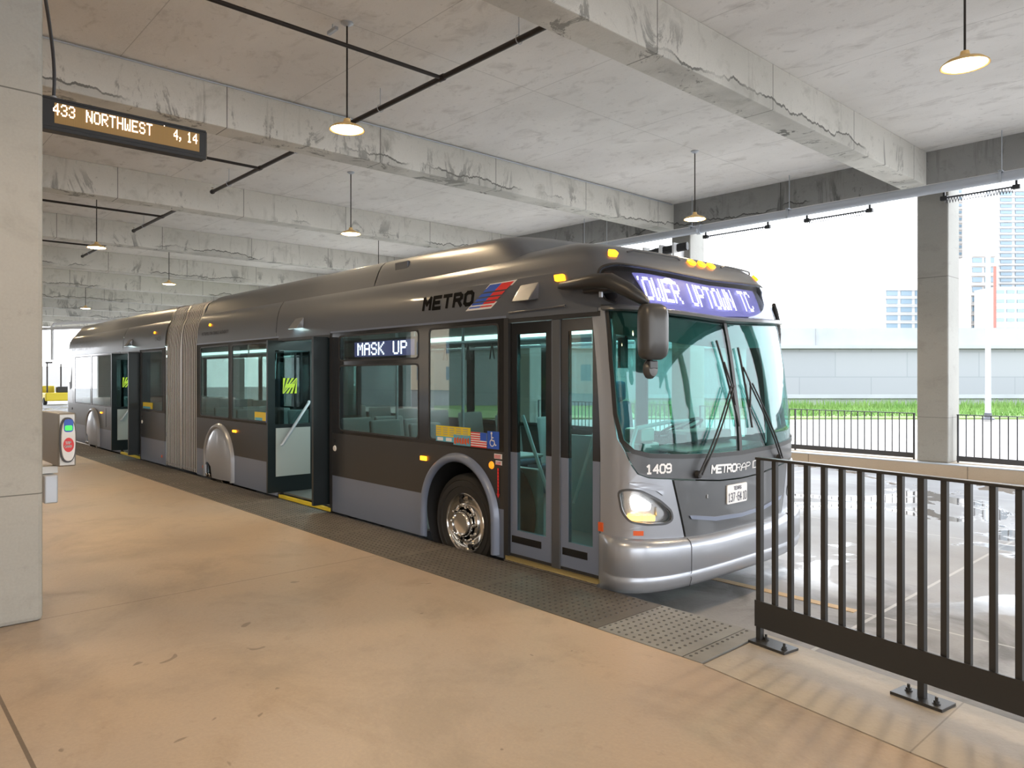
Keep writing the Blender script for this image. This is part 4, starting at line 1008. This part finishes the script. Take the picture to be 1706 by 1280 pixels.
# open slide-in doors: a leaf at each side of the opening, turned across it
def open_door(xa, xb):   # xa: right side of the opening, xb: left side
    for k, (x, y0, y1) in enumerate(((xb+.06, 4.20, 4.86), (xa-.08, 4.20, 4.86))):
        fn = lambda a, c, o=0.: (x + o, a, c)
        z0, z1 = .085, 2.13
        b = MB(); patch(b, [rect(y0,z0,y1,z1), rnd(rect(y0+(.10,.34)[k],1.0,y1-.05,2.0), .02, 3)], fn, .022, .044); root = part(b, 'open_door_leaf', M['doorframe'])
        b = MB(); patch(b, [rect(y0+(.10,.34)[k],1.0,y1-.05,2.0)], fn, .004, .008); part(b, 'door_pane', M['gdoor2'], root)
        if k == 0:
            b = MB(); patch(b, [rect(y0+.11,.30,y1-.05,.95)], fn, .030, .008); part(b, 'lower_panel', M['doorgrey'], root)
            b = MB(); b.tube([(x+.07,y0+.16,.72),(x+.08,y0+.18,.735),(x+.08,y1-.10,1.28),(x+.05,y1-.08,1.30)], .02, 10); part(b, 'grab_bar', M['galv'], root)
            b = MB(); cy, cz = y0+.31, 1.52; h = .105
            for q in range(-4, 5):
                c0 = q*.062
                poly = []
                for a, c in ((c0-.017,-h),(c0+.017,-h),(c0+.017+.21,h),(c0-.017+.21,h)):
                    poly.append((a-.105, c))
                # clip the stripe to the square
                cl = [(max(-h, min(h, a)), c) for a, c in poly]
                if cl[0][0] == cl[1][0] and cl[2][0] == cl[3][0]: continue
                b.add([(x+.030, cy+a, cz+c) for a, c in cl], [(0,1,2,3)])
            part(b, 'warning_stripes', M['lime'], root)
            b = MB(); b.box((x+.0295,cy-.06,cz-.025),(x+.033,cy+.06,cz+.025)); part(b, 'warning_label', M['lime'], root)
    b = MB(); b.box((xb,YN-.01,.0),(xa,YN+.02,.045)); b.box((xb,YN+.10,.06),(xa,YN+.16,.066)); part(b, 'yellow_threshold', M['yellow'])
    b = MB(); b.box((xb,YN-.006,BL-.07),(xa,YN+.06,BL-.0)); part(b, 'door_header', M['matblack'])
    for x in (xa, xb):
        b = MB(); b.box((x-.03,YN-.003,.0),(x+.03,YN+.05,BL)); part(b, 'door_post', M['matblack'])
M['doorframe'] = mat('door_leaf_frame', (.008,.013,.015), .3)
M['gdoor2'] = glass('dark_door_glass', (.12,.20,.19), 1.0)
open_door(MD0, MD1); open_door(RD0, RD1)

# wheel arches, wheels, covers
for xc in (W1, W2, W3):
    b = MB(); ro, ri = .60, .515; prof = [(ri,.0),(ri,-.03),(ri+.02,-.05),((ro+ri)/2,-.058),(ro-.02,-.04),(ro,0)]
    n = 40; vs = []
    path = [(-1,.05),(-1,.2)] + [None]*0
    ang = [PI*k/n for k in range(n+1)]
    ring = [(xc - 1, None)]
    def pt(r, o, k):
        if k == -1: return (xc - r, YN+o, .03)
        if k == n+1: return (xc + r, YN+o, .03)
        a = PI*k/n; return (xc - r*math.cos(a), YN+o, .31 + r*math.sin(a))
    for k in range(-1, n+2): vs += [pt(r, o, k) for r, o in prof]
    m_ = len(prof); b.add(vs, [(i*m_+j, i*m_+j+1, (i+1)*m_+j+1, (i+1)*m_+j) for i in range(n+2) for j in range(m_-1)], True)
    part(b, 'wheel_arch', M['silver'] if xc != W1 else M['skirt'], sharp=60)
    b = MB(); b.lathe([(.54,.0),(.54,.5)], (xc, YN+.02, .31), (0,1,0), 40); b.lathe([(.54,.5),(0,.5)], (xc, YN+.02, .31), (0,1,0), 40); part(b, 'wheel_housing', M['matblack'])
def wheel(x, y, sgn):
    c = (x, y, .22); ax = (0, sgn, 0)
    b = MB(); b.lathe([(.285,.0),(.31,.012),(.40,.022),(.455,.010),(.475,-.015),(.48,-.06),(.48,-.22),(.45,-.27),(.30,-.28)], c, ax, 56)
    for rr in (.36,.42): b.lathe([(rr-.006,.016),(rr,.026),(rr+.006,.018)], c, ax, 56)
    root = part(b, 'wheel', M['rubber'], sharp=60)
    b = MB(); b.lathe([(.292,-.01),(.292,.012),(.284,.018),(.275,.010),(.268,-.015),(.262,-.05),(.250,-.062),(.225,-.055),(.205,-.02),(.19,.005),(.165,.012),(.155,.01)], c, ax, 56); part(b, 'rim', M['chrome'], root)
    for k in range(10):
        a = 2*PI*(k+.5)/10; p = Vector(c) + Vector((math.cos(a)*.236, 0, math.sin(a)*.236)) + Vector(ax)*(-.054)
        b = MB(); b.lathe([(.030,.0),(.030,.004),(0,.004)], p, ax, 14); part(b, 'hand_hole', M['matblack'], root)
        a = 2*PI*k/10; p = Vector(c) + Vector((math.cos(a)*.168, 0, math.sin(a)*.168)) + Vector(ax)*.010
        b = MB(); b.lathe([(.019,0),(.019,.02),(.013,.04),(0,.044)], p, ax, 8); part(b, 'lug_nut', M['chrome'], root)
    b = MB(); b.lathe([(.135,.01),(.132,.05),(.118,.075),(.112,.078),(.105,.06),(.085,.055),(.0,.056)], c, ax, 40); part(b, 'hub', M['chrome'], root)
wheel(W1, YN+.09, -1); wheel(W1, 2*YC-YN-.09, 1); wheel(W2, YN+.10, -1); wheel(W3, YN+.10, -1); wheel(W3, 2*YC-YN-.10, 1)
for xc in (W2, W3):
    def cov(a, c, o=0.):
        h = c - .31; r = math.hypot(a-xc, max(h, 0))/.54
        return (a, YN - .010 - .075*math.sqrt(max(0, 1-min(r,1)**2)) - o, c)
    pl_ = [(xc+.535,.05)] + [(xc+.535*math.cos(PI*k/40), .31+.535*math.sin(PI*k/40)) for k in range(41)] + [(xc-.535,.20),(xc-.44,.26),(xc-.30,.28),(xc-.16,.22),(xc-.10,.05)]
    b = MB(); patch(b, [pl_], cov, 0, .01, (xc-.54, xc+.54, .06), (.05, .86, .06)); part(b, 'wheel_cover', M['silver'], sharp=60)
    b = MB()
    for d in (-.12, 0): b.lathe([(0,0),(.035,.02),(.035,.05),(0,.06)], (xc-.25+d, YN-.02, .07), (0,-1,0), 12)
    part(b, 'cover_clip', M['chrome'])

# bellows
sec0 = [(1.27,.02),(1.27,.4),(1.27,1.0),(1.27,1.6),(1.27,2.15),(1.255,2.4),(1.23,2.55),(1.18,2.66),(1.15,2.78),(1.10,2.88),(1.03,2.93),(.85,2.955),(.4,2.97),(.02,2.975)]
def ringsec(d):
    full = [(-(w_+d), z + (d if i > 7 else 0)) for i, (w_, z) in enumerate(sec0)]
    return full + [(-a, z) for a, z in full[::-1]]
n = len(sec0)*2
def hoop(b, prof):   # prof: (x, outward)
    vs = []
    for x, d in prof: vs += [(x, YC+y, z) for y, z in ringsec(d)]
    b.add(vs, [(i*n+k, i*n+k+1, (i+1)*n+k+1, (i+1)*n+k) for i in range(len(prof)-1) for k in range(n-1)], False)
b = MB(); hoop(b, [(BE0,-.035),(BE1,-.035)]); part(b, 'bellows', M['bellow'])
nf = 21; pit = (BE0-BE1)/nf
b = MB(); c_ = MB()
for k in range(nf):
    x = BE0 - pit*(k+.5)
    hoop(b, [(x+.010,-.035),(x+.009,-.002),(x-.009,-.002),(x-.010,-.035)]); hoop(c_, [(x+.011,-.004),(x+.010,.003),(x-.010,.003),(x-.011,-.004)])
part(b, 'bellows_folds', M['bellow']); part(c_, 'bellows_ribs', M['brib'])
for x, wd in (((BE0+BE1)/2, .035), (BE0-.02, .02), (BE1+.02, .02)):
    b = MB(); vs = []
    for xx in (x-wd, x+wd):
        full = [(-(w_+.015), z+(.015 if i > 7 else 0)) for i, (w_, z) in enumerate(sec0)]; full += [(-a, z) for a, z in full[::-1]]
        vs += [(xx, YC+y, z) for y, z in full]
    b.add(vs, [(k, k+1, n+k+1, n+k) for k in range(n-1)], False); part(b, 'bellows_ring', M['bring'])

# tail
rr = [(YC-1.3,.01),(YC+1.3,.01)]
b = MB()
b.prism([(-1.22,.02),(1.22,.02),(1.27,.4),(1.27,2.2),(1.22,2.55),(1.05,2.72),(-1.05,2.72),(-1.22,2.55),(-1.27,2.2),(-1.27,.4)], XR-.12, XR-.08, lambda a, c, o: (o, YC+a, c)); part(b, 'tail_panel', M['roofp'])
b = MB(); vs = []; 
for x, d in ((XR+.12,0),(XR-.0,-.01),(XR-.07,-.04),(XR-.1,-.08)):
    full = [(-1.3-d*0+(-d)*1,z) for z in (.01,1.0,BL)]
    vs += [(x, YN - d, z) for z in (.01,.965,BL,2.5)]
b.add(vs, [(i*4+k,i*4+k+1,(i+1)*4+k+1,(i+1)*4+k) for i in range(3) for k in range(2)], True); part(b, 'tail_corner', M['silver'])
sp(rect(XR+.05,WB,-21.56,BL), 'tail_side_panel', M['silver'], .001)
sp(rnd([(-21.95,1.5),(-21.80,1.5),(-21.62,1.95),(-21.62,1.35),(-21.85,1.3)], .03, 3), 'tail_vent', M['matblack'], .004, .006)
loft('roof', [XR+.12, XR-.0, XR-.10], lambda x: [(w_*(1-.02*ss((XR+.12-x)/.2)), z-.10*ss((XR+.12-x)/.22)*(z > 2.3)) for w_, z in section()], M['roofp'])
b = MB(); b.lathe([(0,0),(.03,0),(.03,.01),(0,.012)], (-21.6,YN,.82), (0,-1,0), 12); part(b, 'fuel_cap', M['matblack'])

# side lamps, latches, stickers, lettering
def plate(name, x0, z0, x1, z1, mt, o=.004, r=.0, parent=BUS, fn=near, **k):
    pl = rect(x0,z0,x1,z1); pl = rnd(pl, r, 3) if r else pl
    b = MB(); patch(b, [pl], fn, o, .004); return part(b, name, mt, parent, **k)
b = MB(); b.box((-6.19,YN-.022,.79),(-6.09,YN,.835)); part(b, 'side_marker', M['amber'], bevel=.006)
for x in (-11.02, -18.72): b = MB(); b.box((x-.06,YN-.022,.80),(x+.06,YN,.835)); part(b, 'side_marker', M['amber'], bevel=.006)
b = MB(); b.lathe([(0,.012),(.03,.01),(.036,0)], (-5.09,YN,.835), (0,-1,0), 20); part(b, 'round_reflector', M['ambdim'])
for x, z in ((-8.0,.83),(-9.72,.78),(-15.68,.8)):
    b = MB(); b.lathe([(0,.012),(.03,.01),(.036,0)], (x+.02,YN,z-.05), (0,-1,0), 20); part(b, 'door_key_lock', M['white']); b = MB(); b.box((x+.005,YN-.008,z+.02),(x+.035,YN,z+.07)); part(b, 'lock_cap', M['matblack'])
b = MB(); b.lathe([(0,.012),(.03,.01),(.036,0)], (-9.78,YN,.86), (0,-1,0), 20); part(b, 'round_reflector', M['ambdim'])
for x in (-12.35,-14.45): b = MB(); b.lathe([(0,.01),(.024,.008),(.03,0)], (x,YN,.16), (0,-1,0), 20); part(b, 'round_reflector', M['redor'])
fs1 = lambda u, v: (u, YN-.0085, v)
# flag, wheelchair sign and notices in the first window
pl = plate('notice_sticker', -5.935,1.055,-5.395,1.16, M['yellow']); plate('notice_sticker', -5.935,1.005,-5.63,1.055, M['cyan'])
pl2 = plate('notice_sticker', -5.65,.985,-5.395,1.085, M['cyan'], .005)
b = MB()
for r in range(4):
    for q in range(5): b.add([fs1(-5.92+.105*q,1.145-.022*r),fs1(-5.92+.105*q+.075,1.145-.022*r),fs1(-5.92+.105*q+.075,1.139-.022*r),fs1(-5.92+.105*q,1.139-.022*r)],[(0,1,2,3)])
part(b, 'sticker_lines', M['cabgrey'], pl)
b = MB(); 
for q in range(6): b.add([fs1(-5.64+.04*q,1.0+.01*(q%3)),fs1(-5.605+.04*q,.99+.01*(q%2)),fs1(-5.61+.04*q,1.06+.008*(q%2)),fs1(-5.635+.04*q,1.05)],[(0,1,2,3)])
part(b, 'sticker_picture', M['redor'], pl2)
for q in (-5.91,-5.77): plate('sticker_box', q,1.013,q+.09,1.045, M['white'], .006, 0, pl)
fl = plate('flag_sticker', -5.385,.985,-5.155,1.125, M['white'], .005)
for k in range(7):
    z = .985+.14*(2*k)/13; x1 = -5.155 if z < 1.05 else -5.245
    plate('flag_stripe', -5.385, z, x1, z+.14/13, M['red'], .0065, 0, fl)
plate('flag_canton', -5.245,1.05,-5.155,1.125, M['blue'], .0068, 0, fl)
wc = plate('wheelchair_sign', -5.145,.985,-4.985,1.145, M['blue'], .005)
b = MB()
def ring(cx, cz, r, wd, a0=0, a1=2*PI, n=24):
    for k in range(n):
        p, q = a0+(a1-a0)*k/n, a0+(a1-a0)*(k+1)/n
        b.add([fs1(cx+math.cos(p)*(r-wd),cz+math.sin(p)*(r-wd)),fs1(cx+math.cos(p)*(r+wd),cz+math.sin(p)*(r+wd)),fs1(cx+math.cos(q)*(r+wd),cz+math.sin(q)*(r+wd)),fs1(cx+math.cos(q)*(r-wd),cz+math.sin(q)*(r-wd))],[(0,1,2,3)])
ring(-5.082,1.128,.006,.006); ring(-5.073,1.040,.030,.0045,PI*.62,PI*2.0)
def seg(p, q, wd):
    dx, dz = q[0]-p[0], q[1]-p[1]; L = math.hypot(dx,dz); nx, nz = -dz/L*wd, dx/L*wd
    b.add([fs1(p[0]+nx,p[1]+nz),fs1(p[0]-nx,p[1]-nz),fs1(q[0]-nx,q[1]-nz),fs1(q[0]+nx,q[1]+nz)],[(0,1,2,3)])
seg((-5.082,1.118),(-5.078,1.062),.0055); seg((-5.080,1.062),(-5.046,1.062),.005); seg((-5.048,1.062),(-5.030,1.020),.005); seg((-5.032,1.018),(-5.014,1.026),.005); seg((-5.080,1.088),(-5.052,1.088),.0045)
part(b, 'wheelchair_symbol', M['white'], wc)
for x0, x1 in ((-10.3,-9.92),(-15.6,-15.0)):
    pl = plate('notice_sticker', x0,1.02,x1,1.14, M['yellow']); plate('sticker_box', x0+.02,1.02,x1-.12,1.06, M['cyan'], .006, 0, pl)
    if x0 > -11: plate('wheelchair_sign', -9.92,1.0,-9.76,1.15, M['blue'])
for z0, z1, x0, x1, mt in ((.90,.945,-5.05,-4.945,'white'),(.845,.885,-5.03,-4.945,'white')):
    pl = plate('small_notice', x0,z0,x1,z1, M[mt])
    b = MB(); [b.add([fs1(x0+.01,z1-.01-.012*k),fs1(x1-.01,z1-.01-.012*k),fs1(x1-.01,z1-.015-.012*k),fs1(x0+.01,z1-.015-.012*k)],[(0,1,2,3)]) for k in range(3)]; part(b, 'notice_lines', M['red'], pl)
b = MB()
for k in range(8): b.add([fs1(-5.001,.815-.029*k),fs1(-4.979,.815-.029*k),fs1(-4.979,.790-.029*k),fs1(-5.001,.790-.029*k)],[(0,1,2,3)])
b.add([fs1(-5.012,.585),fs1(-4.968,.585),fs1(-4.99,.545)],[(0,1,2)]); b.add([fs1(-4.995,.60),fs1(-4.985,.60),fs1(-4.985,.58),fs1(-4.995,.58)],[(0,1,2,3)]); part(b, 'red_arrow', M['red'], label='red dashed arrow pointing down')
# white led side sign
fs2 = lambda u, v: (u, YN+.055, v)
b = MB(); b.box((-7.86,YN+.06,1.845),(-6.32,YN+.09,2.07)); part(b, 'side_sign_case', M['matblack'])
b = MB(); b.box((-7.62,YN+.057,1.875),(-6.40,YN+.062,2.045)); part(b, 'side_led_board', M['ledbg'])
b = MB(); b.box((-7.84,YN+.057,1.88),(-7.64,YN+.062,2.04)); part(b, 'side_led_blank', M['cabgrey'])
b = MB(); dots(b, 'MASK UP', fs2, -7.55, 1.89, .0248, .0205, .46, 1.0); part(b, 'side_led_lettering', mat('side_led', (1,1,1), .4, emit=(.92,.90,1), es=7), label='glowing text MASK UP')

# METRO lettering and emblem on the cove
def cove(u, v, o=.004):
    # u is the x position, v the height on the leaning cove
    return P(u - row(v)[3] if u <= -3.95 else 0, v, o)
b = MB(); fM = lambda u, v: cove(u, v)
text(b, 'METRO', fM, -6.17, 2.34, .118, .112, .020, .50, .09); part(b, 'side_lettering', M['ink'], label='black lettering METRO')
em = None
EX, EZ, EH = -5.44, 2.285, .215
def epoly(u0, u1, v0, v1): return [(EX + u + .30*v, EZ + v*EH*1.0) for u, v in ((u0,v0),(u1,v0),(u1,v1),(u0,v1))]
b = MB(); patch(b, [[(p[0], p[1]) for p in epoly(-.02,.35,-.05,1.05)]], cove, .003, 0, None, None); em = part(b, 'emblem', M['white'], label='slanted blue and red striped emblem')
ys = [(.70,1.0),(.50,.64),(.32,.44),(.17,.26),(.04,.10)]
b = MB(); c_ = MB()
for v0, v1 in ys:
    m1 = .10+.08*v0
    for mb_, a0, a1 in ((b, .0, .165), (c_, .165, .33)): mb_.add([cove(p[0], p[1], .0055) for p in epoly(a0, a1, v0, v1)], [(0,1,2,3)])
part(b, 'emblem_blue', M['blue'], em); part(c_, 'emblem_red', M['red'], em)
b = MB(); text(b, 'METROPOLITAN TRANSIT AUTHORITY', fM, -12.42, 2.33, .045, .030, .0055, .35); part(b, 'small_lettering', M['matblack'], label='tiny black lettering')
b = MB(); text(b, 'METRO', fM, -21.6, 2.32, .20, .22, .016, .35, .12); text(b, 'RAPID', fM, -20.1, 2.32, .20, .22, .009, .35, .12); part(b, 'tail_lettering', M['charg'], label='dark lettering METRORAPID')
b = MB(); text(b, '1409', fM, -14.85, 2.33, .07, .06, .007, .3); part(b, 'small_lettering', M['matblack'])
b = MB(); b.tube([cove(-12.1,2.50,0), cove(-12.1,2.50,.02)], .022, 12); part(b, 'side_marker', M['amber'])
b = MB(); b.tube([cove(-14.95,2.50,0), cove(-14.95,2.50,.02)], .022, 12); part(b, 'side_marker', M['amber'])
# camera pods on the cove
for u, z, nm in ((-4.62,2.33,'camera_pod'),(-8.95,2.30,'camera_pod'),(-16.5,2.30,'camera_pod')):
    b = MB(); p = [cove(u-.13,z-.02,0), cove(u+.13,z-.02,0), cove(u+.13,z+.13,0), cove(u-.11,z+.12,0), cove(u-.11,z-.04,.10), cove(u+.12,z-.04,.10), cove(u+.11,z+.05,.045), cove(u-.09,z+.05,.045)]
    b.add(p, [(0,1,5,4),(1,2,6,5),(2,3,7,6),(3,0,4,7),(4,5,6,7)]); root = part(b, nm, M['roofp'], bevel=.01)
    if u < -5: b = MB(); b.add([tuple(Vector(q)+Vector((0,-.002,-.002))) for q in (p[0],p[1],p[5],p[4])], [(0,1,2,3)]); part(b, 'door_lamp', M['inlight'], root)
b = MB(); b.tube([P(-.3+.0,2.23,.02), P(-1.0,2.215,.01)], .008, 6); part(b, 'rain_gutter', M['roofp'])

# ------------------------------------------------------------------ cabin
YF = 2*YC - YN
b = MB(); xs_ = [-3.95, W1+.55, W1-.55, W2+.55, W2-.55, W3+.55, W3-.55, -22.0]
for i, (xa, xb) in enumerate(zip(xs_, xs_[1:])): b.box((xb,YN+(.56 if i % 2 else .03),.06),(xa,YF-(.56 if i % 2 else .03),.08))
part(b, 'cabin_floor', M['cabfloor'])
b = MB(); b.box((-12.6,YN+.10,2.22),(-4.1,YF-.10,2.26)); b.box((-22.0,YN+.1,2.22),(-14.3,YF-.1,2.26)); part(b, 'cabin_ceiling', M['cabwhite'])
for y in (YN+.32, YF-.32):
    b = MB(); b.box((-12.4,y-.08,2.17),(-4.6,y+.08,2.215)); b.box((-21.5,y-.08,2.17),(-14.5,y+.08,2.215)); part(b, 'light_strip', M['inlight'])
def seat(x, y, face=1):
    b = MB(); b.box((x-.22,y-.22,.50),(x+.22,y+.22,.56)); b.box((x-.06,y-.06,.08),(x+.06,y+.06,.5)); s_ = part(b, 'passenger_seat', M['seatb'], bevel=.02)
    b = MB(); xb = x-.22*face; b.obox((xb-.03*face,y,.84), ((1,0,.15*face),(0,1,0),(-.15*face,0,1)), (.03,.21,.30)); part(b, 'seat_back', M['cabgrey'], s_, bevel=.025)
for x in (-6.3,-7.1,-7.75,-10.2,-11.0,-11.9,-15.0,-18.0,-18.8,-20.0,-20.8):
    for y in (YN+.33, YN+.80) if x not in (-6.3,) else (YN+.33,): seat(x, y)
for x in (-6.3,-7.1,-7.9,-8.7,-9.5,-10.3,-11.1,-15.0,-15.9,-16.8,-17.7,-18.6,-20.0,-20.8): seat(x, YF-.33)
for x, y in ((-5.1,5.15),(-5.1,6.1),(-6.7,5.35),(-6.7,6.05),(-8.0,5.3),(-9.6,5.3),(-11.0,6.0),(-15.5,5.3),(-17.2,5.3),(-19,6.0)):
    b = MB(); b.cyl((x,y,.08),(x,y,2.22),.018,8); part(b, 'grab_pole', M['galv'])
for y in (YN+.62, YF-.62):
    b = MB(); b.cyl((-12.3,y,2.02),(-5.0,y,2.02),.016,8); [b.cyl((x,y,2.02),(x,y,2.22),.012,6) for x in (-5.6,-7.2,-8.8,-10.4,-12.0)]; part(b, 'ceiling_rail', M['galv'])
b = MB()
for x in (-5.4,-5.8,-6.2,-6.6,-7.0,-7.5): b.tube([(x,YN+.62,2.0),(x-.04,YN+.62,1.83),(x+.04,YN+.62,1.83),(x,YN+.62,2.0)], .008, 5)
part(b, 'hand_straps', M['matblack'])
# wheel boxes, driver's area
b = MB(); b.box((W1-.6,YN+.53,.08),(W1+.55,YN+.62,.75)); b.box((W1-.6,YN+.03,.87),(W1+.55,YN+.62,.90)); b.box((W1-.6,YF-.62,.08),(W1+.55,YF-.04,.75)); part(b, 'wheel_box', M['cabgrey'], bevel=.04)
b = MB(); b.prism([(-3.62,5.35),(-3.60,6.3),(-3.72,6.8),(-4.25,6.85),(-4.35,6.3),(-4.15,5.55)], .30, 1.0); b.prism([(-4.0,5.9),(-4.0,6.7),(-4.3,6.6),(-4.3,6.0)], 1.0, 1.12); part(b, 'dashboard', M['matblack'], bevel=.03)
b = MB(); b.prism([(-3.58,4.62),(-3.5,5.3),(-3.62,5.35),(-3.85,5.3),(-3.85,4.7)], .10, .95); part(b, 'dash_shelf', M['cabgrey'], bevel=.03)
b = MB(); c = Vector((-4.32,6.25,1.13)); ax = Vector((-.45,0,.9)).normalized(); u = Vector((0,1,0)); v = ax.cross(u)
b.tube([c + u*.23*math.cos(2*PI*k/28) + v*.23*math.sin(2*PI*k/28) for k in range(29)], .014, 8); b.cyl(c, c-ax*.25, .03, 8)
for a in (.3, 2.6, 4.7): b.cyl(c, c + u*.22*math.cos(a) + v*.22*math.sin(a), .012, 6)
part(b, 'steering_wheel', M['matblack'])
b = MB(); b.box((-5.05,5.98,.5),(-4.6,6.5,.62)); b.obox((-5.12,6.24,.98), ((1,0,.12),(0,1,0),(-.12,0,1)), (.05,.25,.40)); b.box((-5.2,6.1,1.38),(-5.1,6.38,1.6)); b.box((-4.95,6.1,.08),(-4.7,6.4,.5)); part(b, 'driver_seat', M['seatb'], bevel=.04)
b = MB(); b.box((-5.42,5.55,.08),(-5.38,YF-.05,1.0)); b.cyl((-5.40,5.55,1.0),(-5.40,5.55,2.2),.02,8); part(b, 'driver_partition', M['cabgrey'])
b = MB(); b.box((-5.38,5.53,.08),(-4.6,5.56,1.05)); b.cyl((-4.6,5.55,.08),(-4.6,5.55,2.2),.02,8); part(b, 'driver_gate', M['cabgrey'])
b = MB(); b.box((-4.28,5.26,.08),(-4.02,5.50,1.05)); b.box((-4.26,5.28,1.05),(-4.06,5.48,1.18)); part(b, 'fare_box', M['alu'], bevel=.02)
b = MB(); b.tube([(-3.75,4.75,.30),(-3.75,4.75,1.10),(-3.78,4.85,1.22),(-3.80,5.3,1.25),(-3.80,5.62,1.25)], .018, 8); part(b, 'entry_rail', M['galv'])
b = MB(); b.box((-4.05,4.75,2.13),(-3.80,YF-.35,2.40)); part(b, 'sign_housing', M['matblack'])
b = MB(); b.box((-4.02,4.9,1.72),(-3.99,5.0,1.98)); b.cyl((-3.98,4.95,1.98),(-3.8,4.95,2.14),.01,6); part(b, 'interior_mirror', M['matblack'])
# cabin lamps
for x, n_ in ((-5.5,15),(-8,12),(-11,12),(-16.5,12),(-20,10)):
    ld = bpy.data.lights.new('cabin_lamp', 'AREA'); ld.shape = 'RECTANGLE'; ld.size = 1.6; ld.size_y = .5; ld.energy = n_; ld.color = (.8,1,.95)
    l = bpy.data.objects.new('cabin_lamp', ld); C.objects.link(l); l.parent = BUS; l.location = Vector((x,YC,2.15)) - WL['articulated_bus']
